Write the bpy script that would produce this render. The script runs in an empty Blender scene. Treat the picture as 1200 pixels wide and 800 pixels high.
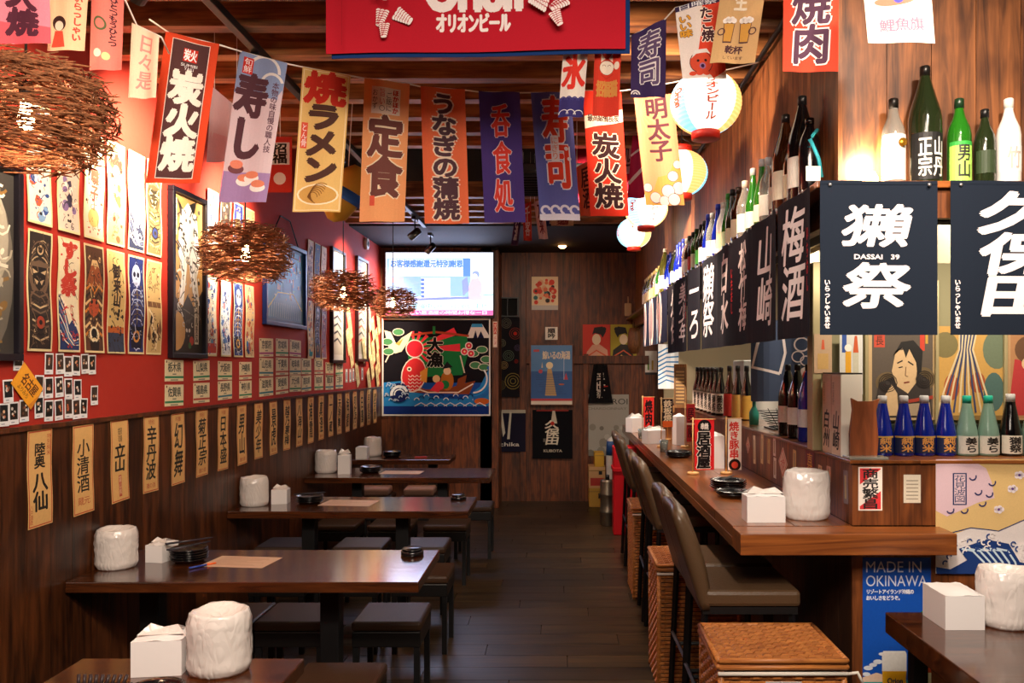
import bpy, bmesh, math, random
from mathutils import Vector, Matrix, noise
R = random.Random(7)
SC = bpy.context.scene
COL = SC.collection

# ------------------------------------------------------------------ camera, world, lights, exposure
CAMZ = 1.65
cam = bpy.data.cameras.new('camera'); cam.sensor_width = 36; cam.lens = 28.2
cam.shift_x = -0.0458; cam.shift_y = 0.0242; cam.clip_start = 0.05; cam.clip_end = 60
camo = bpy.data.objects.new('camera', cam); COL.objects.link(camo)
camo.location = (0, 0, CAMZ); camo.rotation_euler = (math.pi/2, 0, 0); SC.camera = camo
W = bpy.data.worlds.new('world'); SC.world = W; W.use_nodes = True
W.node_tree.nodes['Background'].inputs[0].default_value = (1.0, 0.86, 0.76, 1)
W.node_tree.nodes['Background'].inputs[1].default_value = 0.2
SC.view_settings.view_transform = 'Standard'; SC.view_settings.look = 'None'
SC.view_settings.exposure = 0.22; SC.view_settings.gamma = 1.0; SC.view_settings.use_curve_mapping = False
SC.cycles.max_bounces = 7; SC.cycles.diffuse_bounces = 4; SC.cycles.glossy_bounces = 3
SC.cycles.transmission_bounces = 6; SC.cycles.transparent_max_bounces = 8
SC.cycles.sample_clamp_indirect = 4.0; SC.cycles.caustics_reflective = False; SC.cycles.caustics_refractive = False
SC.cycles.use_denoising = True

def light(name, kind, loc, energy, col=(1, .82, .62), target=None, size=.05, angle=60, blend=.6, size_y=None):
    l = bpy.data.lights.new(name, kind); l.energy = energy; l.color = col
    if kind == 'SPOT':
        l.spot_size = math.radians(angle); l.spot_blend = blend; l.shadow_soft_size = size
    elif kind == 'AREA':
        l.size = size
        if size_y: l.shape = 'RECTANGLE'; l.size_y = size_y
    else: l.shadow_soft_size = size
    o = bpy.data.objects.new(name, l); COL.objects.link(o); o.location = loc
    if target is not None:
        o.rotation_euler = (Vector(target)-Vector(loc)).to_track_quat('-Z', 'Y').to_euler()
    return o
WARM = (1.0, .78, .55); PINK = (1.0, .70, .58)
# track spots washing the poster wall
TRACKX = -1.32
SPOTS = [(2.55, (-2.08, 3.05, 2.40), 110, WARM), (3.55, (-2.08, 3.92, 2.60), 430, WARM), (4.75, (-2.08, 5.0, 2.50), 330, WARM),
         (7.35, (-2.08, 7.75, 2.35), 260, WARM), (8.25, (-2.08, 8.9, 2.25), 300, WARM)]
for y, tg, e, c in SPOTS:
    light('track_light', 'SPOT', (TRACKX+.02, y, 2.84), e, c, tg, .03, 74, 1.0)
# wash on the bottle shelf wall, and lamps inside the bar
light('shelf_wash', 'SPOT', (-.2, 5.2, 2.95), 620, (1, .74, .55), (.94, 6.3, 2.5), .05, 60, .9)
light('shelf_wash', 'SPOT', (-.1, 3.0, 2.95), 190, (1, .72, .52), (.94, 4.0, 2.6), .05, 65, .9)
light('shelf_front_wash', 'SPOT', (1.1, 1.5, 2.95), 95, (1, .80, .62), (1.25, 2.7, 2.38), .04, 80, 1.0)
light('bar_lamp', 'AREA', (1.95, 4.6, 2.7), 55, (1, .86, .70), (1.75, 4.6, 0), .6, size_y=1.2)
light('bar_lamp', 'AREA', (1.95, 7.4, 2.7), 55, (1, .86, .70), (1.75, 7.4, 0), .6, size_y=1.6)
# lamps over the counter and entrance side; fills added for room, rear and ledge
light('counter_lamp', 'SPOT', (.35, 4.6, 2.95), 190, (1, .84, .68), (.98, 4.6, 1.0), .06, 75, .9)
light('counter_lamp', 'SPOT', (.35, 7.2, 2.95), 200, (1, .84, .68), (.98, 7.2, 1.0), .06, 75, .9)
light('entrance_fill', 'AREA', (.2, .3, 2.95), 75, (1, .84, .70), (.3, 3.4, 1.1), 1.6, size_y=.8)  # soft overhead fill added for ambient light in the closed room
light('entrance_spot', 'SPOT', (.4, .9, 2.95), 150, (1, .84, .68), (1.6, 3.2, 1.0), .10, 70, .9)
light('aisle_fill', 'SPOT', (-.5, 5.4, 2.98), 45, (1, .80, .60), (-.3, 6.9, 0), .08, 90, .9)  # added spot without a fixture, lifts the aisle towards the rear
light('rear_fill', 'SPOT', (-.3, 7.0, 2.98), 70, (1, .80, .62), (-.35, 9.8, 1.35), .06, 75, .9)  # added to brighten the rear wall and its hangings, no fixture
light('ledge_fill', 'AREA', (1.75, 3.12, 2.10), 9, (1, .84, .64), (1.75, 3.62, 1.45), 1.1, size_y=.05)  # fill added under the front shelf to light the prints behind the ledge
light('front_wood_wash', 'SPOT', (-.4, .6, 2.95), 220, (1, .80, .62), (-2.0, 3.6, .9), .10, 70, 1.0)

# ------------------------------------------------------------------ helpers
def lin(c):
    if isinstance(c, str):
        c = c.lstrip('#'); c = c if len(c) == 6 else ''.join(x+x for x in c); c = tuple(int(c[i:i+2], 16)/255 for i in (0, 2, 4))
        return tuple((x/12.92 if x <= .04045 else ((x+.055)/1.055)**2.4) for x in c)
    return tuple(c)
MC = {}
def mat(name, col, rough=.6, metal=0, spec=.5, emit=None, estr=0, trans=0, coat=0, bump=0, bscale=60, ior=1.45):
    if name in MC: return MC[name]
    m = bpy.data.materials.new(name); m.use_nodes = True; nt = m.node_tree; b = nt.nodes['Principled BSDF']
    c = lin(col); b.inputs['Base Color'].default_value = (*c, 1); b.inputs['Roughness'].default_value = rough
    b.inputs['Metallic'].default_value = metal; b.inputs['Specular IOR Level'].default_value = spec
    b.inputs['IOR'].default_value = ior
    if trans: b.inputs['Transmission Weight'].default_value = trans
    if coat: b.inputs['Coat Weight'].default_value = coat; b.inputs['Coat Roughness'].default_value = .12
    if emit is not None:
        b.inputs['Emission Color'].default_value = (*lin(emit), 1); b.inputs['Emission Strength'].default_value = estr
    tc = nt.nodes.new('ShaderNodeTexCoord'); n = nt.nodes.new('ShaderNodeTexNoise')
    n.inputs['Scale'].default_value = bscale; n.inputs['Detail'].default_value = 3
    nt.links.new(tc.outputs['Object'], n.inputs['Vector'])
    mr = nt.nodes.new('ShaderNodeMapRange'); mr.inputs['To Min'].default_value = max(rough-.06, 0); mr.inputs['To Max'].default_value = min(rough+.06, 1)
    nt.links.new(n.outputs['Fac'], mr.inputs['Value']); nt.links.new(mr.outputs[0], b.inputs['Roughness'])
    if bump:
        bp = nt.nodes.new('ShaderNodeBump'); bp.inputs['Strength'].default_value = bump; bp.inputs['Distance'].default_value = .004
        nt.links.new(n.outputs['Fac'], bp.inputs['Height']); nt.links.new(bp.outputs[0], b.inputs['Normal'])
    MC[name] = m; return m
def wood(name, dark, light_, axis='Z', scale=1.0, rough=.5, coat=0, var=.35, knots=True):
    if name in MC: return MC[name]
    m = bpy.data.materials.new(name); m.use_nodes = True; nt = m.node_tree; N = nt.nodes; L = nt.links
    b = N['Principled BSDF']; tc = N.new('ShaderNodeTexCoord'); oi = N.new('ShaderNodeObjectInfo')
    mp = N.new('ShaderNodeMapping'); s = [22*scale]*3; s['XYZ'.index(axis)] = 1.6*scale; mp.inputs['Scale'].default_value = s
    mul = N.new('ShaderNodeMath'); mul.operation = 'MULTIPLY'; mul.inputs[1].default_value = 73.0
    L.new(oi.outputs['Random'], mul.inputs[0])
    add = N.new('ShaderNodeVectorMath'); add.operation = 'ADD'
    L.new(tc.outputs['Object'], add.inputs[0]); L.new(mul.outputs[0], add.inputs[1]); L.new(add.outputs[0], mp.inputs['Vector'])
    n = N.new('ShaderNodeTexNoise'); n.inputs['Scale'].default_value = 1.0; n.inputs['Detail'].default_value = 6
    n.inputs['Distortion'].default_value = 1.3; n.inputs['Roughness'].default_value = .6; L.new(mp.outputs[0], n.inputs['Vector'])
    r = N.new('ShaderNodeValToRGB'); r.color_ramp.elements[0].position = .32; r.color_ramp.elements[1].position = .70
    r.color_ramp.elements[0].color = (*lin(dark), 1); r.color_ramp.elements[1].color = (*lin(light_), 1)
    L.new(n.outputs['Fac'], r.inputs['Fac']); out = r.outputs['Color']
    if knots:
        mp2 = N.new('ShaderNodeMapping'); s = [8*scale]*3; s['XYZ'.index(axis)] = 3.0*scale; mp2.inputs['Scale'].default_value = s
        L.new(add.outputs[0], mp2.inputs['Vector'])
        n2 = N.new('ShaderNodeTexNoise'); n2.inputs['Scale'].default_value = 1.6; n2.inputs['Detail'].default_value = 2; L.new(mp2.outputs[0], n2.inputs['Vector'])
        r2 = N.new('ShaderNodeValToRGB'); r2.color_ramp.elements[0].position = .33; r2.color_ramp.elements[1].position = .50
        r2.color_ramp.elements[0].color = (.35, .30, .28, 1); r2.color_ramp.elements[1].color = (1, 1, 1, 1); L.new(n2.outputs['Fac'], r2.inputs['Fac'])
        mx = N.new('ShaderNodeMixRGB'); mx.blend_type = 'MULTIPLY'; mx.inputs[0].default_value = .8
        L.new(out, mx.inputs[1]); L.new(r2.outputs[0], mx.inputs[2]); out = mx.outputs[0]
    hs = N.new('ShaderNodeHueSaturation'); mr = N.new('ShaderNodeMapRange')
    mr.inputs['To Min'].default_value = 1-var; mr.inputs['To Max'].default_value = 1+var
    L.new(oi.outputs['Random'], mr.inputs['Value']); L.new(mr.outputs[0], hs.inputs['Value']); L.new(out, hs.inputs['Color'])
    L.new(hs.outputs[0], b.inputs['Base Color'])
    b.inputs['Roughness'].default_value = rough
    if coat: b.inputs['Coat Weight'].default_value = coat; b.inputs['Coat Roughness'].default_value = .16
    bp = N.new('ShaderNodeBump'); bp.inputs['Strength'].default_value = .25; bp.inputs['Distance'].default_value = .002
    L.new(n.outputs['Fac'], bp.inputs['Height']); L.new(bp.outputs[0], b.inputs['Normal'])
    MC[name] = m; return m
def printmat(name, rough=.6, emit=0, weave=0, translucent=0):
    if name in MC: return MC[name]
    m = bpy.data.materials.new(name); m.use_nodes = True; nt = m.node_tree; N = nt.nodes; L = nt.links; b = N['Principled BSDF']
    a = N.new('ShaderNodeAttribute'); a.attribute_name = 'Col'
    tc = N.new('ShaderNodeTexCoord'); n = N.new('ShaderNodeTexNoise'); n.inputs['Scale'].default_value = 240 if weave else 90
    L.new(tc.outputs['Object'], n.inputs['Vector'])
    mr = N.new('ShaderNodeMapRange'); mr.inputs['To Min'].default_value = .90; mr.inputs['To Max'].default_value = 1.08
    L.new(n.outputs['Fac'], mr.inputs['Value'])
    mx = N.new('ShaderNodeVectorMath'); mx.operation = 'MULTIPLY'; L.new(a.outputs['Color'], mx.inputs[0]); L.new(mr.outputs[0], mx.inputs[1])
    L.new(mx.outputs[0], b.inputs['Base Color']); b.inputs['Roughness'].default_value = rough
    b.inputs['Specular IOR Level'].default_value = .15 if weave else .4
    if emit:
        L.new(a.outputs['Color'], b.inputs['Emission Color']); b.inputs['Emission Strength'].default_value = emit
    if translucent:
        t = N.new('ShaderNodeBsdfTranslucent'); L.new(mx.outputs[0], t.inputs[0]); ms = N.new('ShaderNodeMixShader'); ms.inputs[0].default_value = translucent
        L.new(b.outputs[0], ms.inputs[1]); L.new(t.outputs[0], ms.inputs[2]); L.new(ms.outputs[0], N['Material Output'].inputs[0])
    MC[name] = m; return m
PAPER = printmat('printed_paper', .6); GLOSSY = printmat('printed_glossy', .42); CLOTH = printmat('printed_cloth', .9, weave=1)
FLAGM = printmat('printed_flag_cloth', .85, weave=1, translucent=.25)

class MB:
    def __init__(s): s.v = []; s.f = []; s.mi = []; s.sm = []
    def add(s, vs, fs, mi=0, smooth=False):
        b = len(s.v); s.v += [tuple(v) for v in vs]; s.f += [tuple(i+b for i in f) for f in fs]
        s.mi += [mi]*len(fs); s.sm += [smooth]*len(fs); return s
    def box(s, x0, y0, z0, x1, y1, z1, mi=0):
        if x0 > x1: x0, x1 = x1, x0
        if y0 > y1: y0, y1 = y1, y0
        if z0 > z1: z0, z1 = z1, z0
        return s.add([(x0,y0,z0),(x1,y0,z0),(x1,y1,z0),(x0,y1,z0),(x0,y0,z1),(x1,y0,z1),(x1,y1,z1),(x0,y1,z1)],
                     [(0,3,2,1),(4,5,6,7),(0,1,5,4),(1,2,6,5),(2,3,7,6),(3,0,4,7)], mi)
    def tube(s, pts, r, n=8, mi=0, caps=True):
        pts = [Vector(p) for p in pts]; vs = []; k = len(pts)
        rs = r if isinstance(r, (list, tuple)) else [r]*k
        for i, p in enumerate(pts):
            d = (pts[min(i+1, k-1)]-pts[max(i-1, 0)]).normalized()
            a = d.cross(Vector((0, 0, 1)) if abs(d.z) < .9 else Vector((1, 0, 0))).normalized(); b = d.cross(a)
            vs += [p+(a*math.cos(2*math.pi*j/n)+b*math.sin(2*math.pi*j/n))*rs[i] for j in range(n)]
        fs = [(i*n+j, i*n+(j+1) % n, (i+1)*n+(j+1) % n, (i+1)*n+j) for i in range(k-1) for j in range(n)]
        if caps: fs += [tuple(range(n))[::-1], tuple((k-1)*n+j for j in range(n))]
        return s.add(vs, fs, mi, n > 4)
    def lathe(s, prof, n=24, c=(0, 0, 0), mi=0, smooth=True):
        vs = []; fs = []
        for r, z in prof: vs += [(c[0]+r*math.cos(2*math.pi*j/n), c[1]+r*math.sin(2*math.pi*j/n), c[2]+z) for j in range(n)]
        k = len(prof)
        for i in range(k-1):
            for j in range(n): fs.append((i*n+j, i*n+(j+1) % n, (i+1)*n+(j+1) % n, (i+1)*n+j))
        if prof[0][0] > 1e-5: fs.append(tuple(range(n))[::-1])
        if prof[-1][0] > 1e-5: fs.append(tuple((k-1)*n+j for j in range(n)))
        return s.add(vs, fs, mi, smooth)
    def mesh(s, name, mats):
        m = bpy.data.meshes.new(name); m.from_pydata(s.v, [], s.f)
        for x in (mats if isinstance(mats, (list, tuple)) else [mats]): m.materials.append(x)
        m.polygons.foreach_set('material_index', s.mi); m.polygons.foreach_set('use_smooth', s.sm); m.update(); return m
    def obj(s, name, mats, parent=None, loc=(0, 0, 0), rz=0, bevel=0):
        return link(name, s.mesh(name, mats), parent, loc, rz, bevel)
def link(name, me, parent=None, loc=(0, 0, 0), rz=0, bevel=0):
    o = bpy.data.objects.new(name, me); COL.objects.link(o); o.parent = parent; o.location = loc; o.rotation_euler = (0, 0, rz)
    if bevel:
        m = o.modifiers.new('bevel', 'BEVEL'); m.width = bevel; m.segments = 2; m.limit_method = 'ANGLE'
    return o
def tag(o, label=None, cat=None, group=None, kind=None):
    if label: o['label'] = label
    if cat: o['category'] = cat
    if group: o['group'] = group
    if kind: o['kind'] = kind
    return o
def thing(name, label, cat, loc=(0, 0, 0), rz=0, group=None):
    o = bpy.data.objects.new(name, None); COL.objects.link(o); o.location = loc; o.rotation_euler = (0, 0, rz); o.empty_display_size = .05
    return tag(o, label, cat, group)
def dup(root, loc, rz=0, label=None, group=None):
    r = root.copy(); COL.objects.link(r); r.location = loc; r.rotation_euler = (0, 0, rz)
    if label: r['label'] = label
    if group: r['group'] = group
    for ch in list(root.children):
        c = ch.copy(); COL.objects.link(c); c.parent = r
        for g in list(ch.children):
            d = g.copy(); COL.objects.link(d); d.parent = c
    return r
def struct(o): o['kind'] = 'structure'; return o
ORD = 'first second third fourth fifth sixth seventh eighth ninth tenth eleventh twelfth thirteenth fourteenth fifteenth sixteenth seventeenth eighteenth nineteenth twentieth'.split()
def ordw(n):
    if n < 20: return ORD[n]
    t = ['twenty', 'thirty', 'forty', 'fifty'][(n+1)//10-2]; u = (n+1) % 10
    return {'twenty': 'twentieth', 'thirty': 'thirtieth', 'forty': 'fortieth', 'fifty': 'fiftieth'}[t] if u == 0 else t+'-'+ORD[u-1]
def PX(px, py, Y): return Vector(((px-655)/940*Y, Y, CAMZ-(py-429)/940*Y))   # a measured pixel at a known distance -> metres
XL = -2.08
def LW(px, py):                                                            # on the poster wall
    Y = -940*XL/(655-px); return Y, CAMZ-(py-429)/940*Y

# ------------------------------------------------------------------ glyphs and flat prints
GC = {}
def glyph(s, res=3):
    if s in GC: return GC[s]
    cu = bpy.data.curves.new('t', 'FONT'); cu.body = s; cu.size = 1; cu.resolution_u = res
    o = bpy.data.objects.new('t', cu); COL.objects.link(o)
    m = bpy.data.meshes.new_from_object(o.evaluated_get(bpy.context.evaluated_depsgraph_get()))
    vs = [(v.co.x, v.co.y) for v in m.vertices]; fs = [tuple(p.vertices) for p in m.polygons]
    bpy.data.objects.remove(o); bpy.data.curves.remove(cu); bpy.data.meshes.remove(m)
    GC[s] = (vs, fs); return GC[s]
class Print:
    """a flat printed sheet, w by h metres, centred on its origin, printed side towards -Y; colours live in the Col attribute"""
    def __init__(s, w, h, base='#ffffff', back=None, thick=.0012, e=.00014):
        s.w, s.h, s.e, s.th = w, h, e, thick; s.L = 0; s.v = []; s.f = []; s.c = []
        x, z = w/2, h/2; b = lin(base); k = lin(back) if back else b
        s.v = [(-x,0,-z),(x,0,-z),(x,0,z),(-x,0,z),(-x,thick,-z),(x,thick,-z),(x,thick,z),(-x,thick,z)]
        s.f = [(0,1,2,3),(7,6,5,4),(0,4,5,1),(1,5,6,2),(2,6,7,3),(3,7,4,0)]; s.c = [b, k, b, b, b, b]
    def raw(s, pts, faces, col, dy=0):
        y = -s.e*(s.L+dy); b = len(s.v); c = lin(col)
        s.v += [(p[0], y, p[1]) for p in pts]
        for f in faces: s.f.append(tuple(i+b for i in f)); s.c.append(c)
    def up(s): s.L += 1
    def m(s, u, v): return ((u-.5)*s.w, (v-.5)*s.h)
    def poly(s, pts, col, up=True):
        if up: s.up()
        s.raw([s.m(*p) for p in pts], [tuple(range(len(pts)))], col)
    def rect(s, u0, v0, u1, v1, col, up=True): s.poly([(u0,v0),(u1,v0),(u1,v1),(u0,v1)], col, up)
    def border(s, t, col, inset=0):
        s.up(); tu, tv = t/s.w, t/s.h; iu, iv = inset/s.w, inset/s.h
        s.rect(iu, iv, 1-iu, iv+tv, col, 0); s.rect(iu, 1-iv-tv, 1-iu, 1-iv, col, 0)
        s.rect(iu, iv+tv, iu+tu, 1-iv-tv, col, 0); s.rect(1-iu-tu, iv+tv, 1-iu, 1-iv-tv, col, 0)
    def disc(s, u, v, r, col, ry=None, n=18, up=True, a=0):
        if up: s.up()
        cx, cy = s.m(u, v); rx = r*s.w; ry = (ry*s.w if ry else rx); ca, sa = math.cos(a), math.sin(a); P = []
        for i in range(n):
            x, y = rx*math.cos(2*math.pi*i/n), ry*math.sin(2*math.pi*i/n); P.append((cx+x*ca-y*sa, cy+x*sa+y*ca))
        P = [(min(max(x, -s.w/2), s.w/2), min(max(y, -s.h/2), s.h/2)) for x, y in P]
        s.raw(P, [tuple(range(n))], col)
    def ring(s, u, v, r0, r1, col, a0=0, a1=360, n=20, up=True):
        if up: s.up()
        cx, cy = s.m(u, v); P = []
        for i in range(n+1):
            t = math.radians(a0+(a1-a0)*i/n)
            for r in (r0, r1):
                P.append((min(max(cx+r*s.w*math.cos(t), -s.w/2), s.w/2), min(max(cy+r*s.w*math.sin(t), -s.h/2), s.h/2)))
        s.raw(P, [(2*i, 2*i+1, 2*i+3, 2*i+2) for i in range(n)], col)
    def line(s, pts, t, col, up=True):
        if up: s.up()
        P = [Vector(s.m(*p)) for p in pts]; t *= s.w/2; V = []
        for i, p in enumerate(P):
            d = (P[min(i+1, len(P)-1)]-P[max(i-1, 0)]); d = d.normalized() if d.length else Vector((1, 0)); nn = Vector((-d.y, d.x))
            V += [tuple(p+nn*t), tuple(p-nn*t)]
        s.raw(V, [(2*i, 2*i+1, 2*i+3, 2*i+2) for i in range(len(P)-1)], col)
    def _put(s, vs, fs, fx, col, bold):
        s.up(); base = [fx(*p) for p in vs]
        offs = [(0, 0)] if not bold else [(bold*math.cos(k*math.pi/3), bold*math.sin(k*math.pi/3)) for k in range(6)]
        for k, (ox, oy) in enumerate(offs): s.raw([(x+ox, y+oy) for x, y in base], fs, col, k*.12)
    def text(s, t, u0, v0, u1, v1, col, vert=True, bold=0, halo=None, hb=0, slant=0, gap=.0):
        """CJK text, one cell per character"""
        n = len(t); jobs = []
        for i, ch in enumerate(t):
            if ch == ' ': continue
            if vert: a0, a1 = u0, u1; b1 = v1-(v1-v0)*i/n; b0 = v1-(v1-v0)*(i+1)/n
            else: a0 = u0+(u1-u0)*i/n; a1 = u0+(u1-u0)*(i+1)/n; b0, b1 = v0, v1
            vs, fs = glyph(ch); (x0, y0), (x1, y1) = s.m(a0, b0), s.m(a1, b1)
            cx, cy, cw, chh = (x0+x1)/2, (y0+y1)/2, (x1-x0)*(1-gap), (y1-y0)*(1-gap)
            rot = vert and ch in 'ー'
            xm = .5 if ord(ch) > 255 else (.25)
            def fx(x, y, cx=cx, cy=cy, cw=cw, chh=chh, rot=rot, xm=xm):
                x, y = x-xm, y-.36
                if rot: x, y = y, -x
                return (cx+(x+y*slant)*cw*1.06, cy+(y)*chh*1.06)
            jobs.append((vs, fs, fx))
        if halo:
            for j in jobs: s._put(*j, halo, hb); s.L -= 1
            s.L += 1
        for j in jobs: s._put(*j, col, bold); s.L -= 1
        s.L += 1
    def latin(s, t, u0, v0, u1, v1, col, bold=0, slant=0):
        vs, fs = glyph(t); xs = [p[0] for p in vs]; ys = [p[1] for p in vs]
        ax, bx, ay, by = min(xs), max(xs), min(ys), max(ys); (x0, y0), (x1, y1) = s.m(u0, v0), s.m(u1, v1)
        s._put(vs, fs, lambda x, y: (x0+(x-ax)/(bx-ax)*(x1-x0)+slant*(y-ay), y0+(y-ay)/(by-ay)*(y1-y0)), col, bold)
    def mesh(s, name, m, warp=None, cu=0, cv=0, shear=0):
        me = bpy.data.meshes.new(name); me.from_pydata(s.v, [], s.f)
        a = me.color_attributes.new('Col', 'FLOAT_COLOR', 'CORNER'); data = []
        for f, c in zip(s.f, s.c): data += [c[0], c[1], c[2], 1.0]*len(f)
        a.data.foreach_set('color', data)
        if warp:
            bm = bmesh.new(); bm.from_mesh(me)
            for k in range(1, cv):
                bmesh.ops.bisect_plane(bm, geom=bm.verts[:]+bm.edges[:]+bm.faces[:], plane_co=(0, 0, -s.h/2+s.h*k/cv), plane_no=(0, 0, 1))
            for k in range(1, cu):
                bmesh.ops.bisect_plane(bm, geom=bm.verts[:]+bm.edges[:]+bm.faces[:], plane_co=(-s.w/2+s.w*k/cu, 0, 0), plane_no=(1, 0, 0))
            def lerp(t, n): # follow the folded sheet exactly between its creases
                if n < 1: return [(t, 1)]
                k = min(max(int(t*n), 0), n-1); f = t*n-k; return [(k/n, 1-f), ((k+1)/n, f)]
            for v in bm.verts:
                v.co.y -= sum(warp(a, b)*wa*wb for a, wa in lerp(v.co.x/s.w+.5, cu) for b, wb in lerp(v.co.z/s.h+.5, cv))
            bm.to_mesh(me); bm.free()
        if shear:
            for v in me.vertices: v.co.x += shear*(s.h/2-v.co.z)
        me.materials.append(m); me.update(); return me
    def put(s, name, m, loc, rz=0, label=None, cat=None, group=None, parent=None, warp=None, cu=0, cv=0, shear=0, roll=0):
        o = link(name, s.mesh(name, m, warp, cu, cv, shear), parent, loc, rz)
        if roll: o.rotation_euler = (Matrix.Rotation(rz, 3, 'Z') @ Matrix.Rotation(roll, 3, 'Y')).to_euler()
        return tag(o, label, cat, group)
RL, RR = math.pi/2, -math.pi/2      # sheets on the poster wall / on the bar side
def curl(a, k=2.0, ph=0): return lambda u, v: a*(.5+.5*math.sin(v*k*2*math.pi+ph))
def drape(a, k=2, ph=0): return lambda u, v: a*math.sin(u*k*2*math.pi+ph)
# ------------------------------------------------------------------ the room
M_red = mat('red_plaster', '#a92a1c', .75, bump=.1, bscale=30)
M_black = mat('black_metal', '#0b0b0d', .45); M_dark = mat('dark_void', '#0a0807', .9)
M_leftwood = wood('dark_stained_pine_wall', '#25130a', '#69391b', 'Z', 1.0, .38, var=.25)
M_bulk = wood('brown_pine_wall', '#402210', '#9a5e32', 'Z', 1.0, .5, var=.22)
M_backwood = wood('back_pine_wall', '#36170a', '#80431c', 'Z', 1.0, .5, var=.25)
M_floor = wood('dark_floor_board', '#170f07', '#453119', 'X', 1.0, .38, var=.35, knots=False)
M_slat = wood('ceiling_slat_wood', '#5a3016', '#b87c48', 'X', 1.0, .5, var=.2)
M_table = wood('table_wood', '#27120a', '#5f3218', 'X', 1.2, .15, coat=.7, var=.1, knots=False)
M_count = wood('counter_wood', '#4c260f', '#935426', 'Y', .8, .28, coat=.5, var=.12, knots=False)
M_countx = wood('counter_end_wood', '#5e2e12', '#a8622c', 'X', .8, .35, coat=.3, var=.05, knots=False)
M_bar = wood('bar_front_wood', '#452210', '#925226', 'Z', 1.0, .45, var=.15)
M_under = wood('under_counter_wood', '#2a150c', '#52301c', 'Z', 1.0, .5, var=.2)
M_beige = mat('beige_wall', '#b5a98c', .8, bump=.1); M_greenish = mat('pale_green_panel', '#8f8a6a', .6)
YB = 9.82; YT = 9.35; H = 3.05
rootf = struct(link('floor', MB().box(-2.2, -1.2, -.06, 3.2, 10, -.012).mesh('floor', M_dark)))
y = -1.0; r = 0
pl_me = MB().box(0, .0015, -.012, 1.245, .1785, 0).mesh('plank', M_floor)
while y < YB:
    if y > 2.2:
        x = -2.1-(r*.47) % 1.25
        while x < 1.2:
            if x+1.25 > -2.1:
                o = link('plank', pl_me, rootf, (x, y, 0))
            x += 1.25
    y += .18; r += 1
link('plank', MB().box(-2.1, -1.2, -.012, 3.2, 2.2, 0).mesh('plank', M_floor), rootf)
# poster wall: red plaster above, dark boards below
wl = struct(link('wall_left', MB().box(XL-.12, -1.2, 0, XL-.001, 10, 3.4).mesh('wall_left', M_red)))
pm = MB().box(XL-.001, 0, 0, XL+.014, .143, 1.40).mesh('plank', M_leftwood)
y = 2.1
while y < YT-.02:
    link('plank', pm, wl, (0, y, 0)); y += .145
tr = struct(MB().box(XL, 2.1, 1.40, XL+.026, YT, 1.418).obj('trim_1', M_leftwood))
# back wall in two steps
wt = struct(link('wall_back', MB().box(-2.3, YB+.012, 0, 3.2, YB+.14, 3.4).box(-2.15, YT+.016, 0, -.715, YB, 3.4).mesh('wall_back', M_dark)))
x = -2.08
while x < -.9:
    link('plank', MB().box(0, 0, 0, .16, .016, 3.03).mesh('plank', M_backwood), wt, (x, YT, 0)); x += .1625
bm_ = MB().box(0, 0, 0, .118, .012, 3.04).mesh('plank', M_backwood)
link('plank', MB().box(0, 0, 0, .135, .016, 3.03).mesh('plank', M_backwood), wt, (-.915, YT, 0))
x = -.70
while x < 1.3:
    link('plank', bm_, wt, (x, YB, 0)); x += .12
MB().box(-.778, 9.33, 0, -.70, YB, 3.0).obj('post', M_backwood, wt, bevel=.004)
MB().box(-.47, YB-.03, 0, -.40, YB, 3.0).obj('post', M_backwood, wt, bevel=.004)
MB().box(.30, YB-.03, 0, .36, YB, 1.80).obj('post', M_backwood, wt, bevel=.004)
MB().box(-.40, YB-.035, 1.68, 1.1, YB, 1.78).obj('beam', M_backwood, wt, bevel=.004)
# bulkhead over the counter: planks to the aisle and planks to the entrance
BX = .94; BY = 2.70; SZ = 2.24
wr = struct(link('wall_right', MB().box(BX+.014, BY+.03, SZ-.10, BX+.10, YB, 3.4).box(BX+.014, BY+.014, SZ-.10, 3.2, BY+.08, 3.4).mesh('wall_right', M_dark)))
pm = MB().box(BX, 0, SZ, BX+.014, .148, 3.4).mesh('plank', M_bulk)
y = BY
while y < YB:
    link('plank', pm, wr, (0, y, 0)); y += .15
pm = MB().box(0, BY, SZ, .148, BY+.014, 3.4).mesh('plank', M_bulk)
x = BX+.014
while x < 2.6:
    link('plank', pm, wr, (x, 0, 0)); x += .1505
struct(MB().box(3.1, -1.2, 0, 3.2, 10, 3.4).obj('wall_bar_side', M_beige))
struct(MB().box(-2.3, -1.3, 0, 3.2, -1.2, 3.4).obj('wall_front', M_dark))
# ceiling: a dark soffit with timber slats under it
ce = struct(link('ceiling', MB().box(-2.2, -1.2, 3.40, 3.2, 10, 3.45).box(XL, 7.95, H-.01, BX, YB, H+.03).mesh('ceiling', mat('ceiling_black', '#0d0c10', .8))))
sl = MB().box(XL, 0, H, BX, .07, H+.13).mesh('slat', M_slat)
ys = [1.2+.30*i for i in range(14)] + [6.62, 6.92, 7.22, 7.52, 7.82]
for yy in ys: link('slat', sl, ce, (0, yy, R.uniform(-.004, .004)))
MB().box(-.45, 5.4, 2.96, .45, 6.2, 3.02).obj('panel', mat('aircon_black', '#17171a', .5), ce, bevel=.01)
g = MB()
for i in range(9): g.box(-.38, 5.46+i*.08, 2.945, .38, 5.47+i*.08, 2.96)
for i in range(4): g.tube([(-.44+.29*i, 5.8, 3.0), (-.44+.29*i, 5.8, 3.42)], .006, 6)
tag(g.obj('grille', M_black, ce), kind='stuff')
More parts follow.
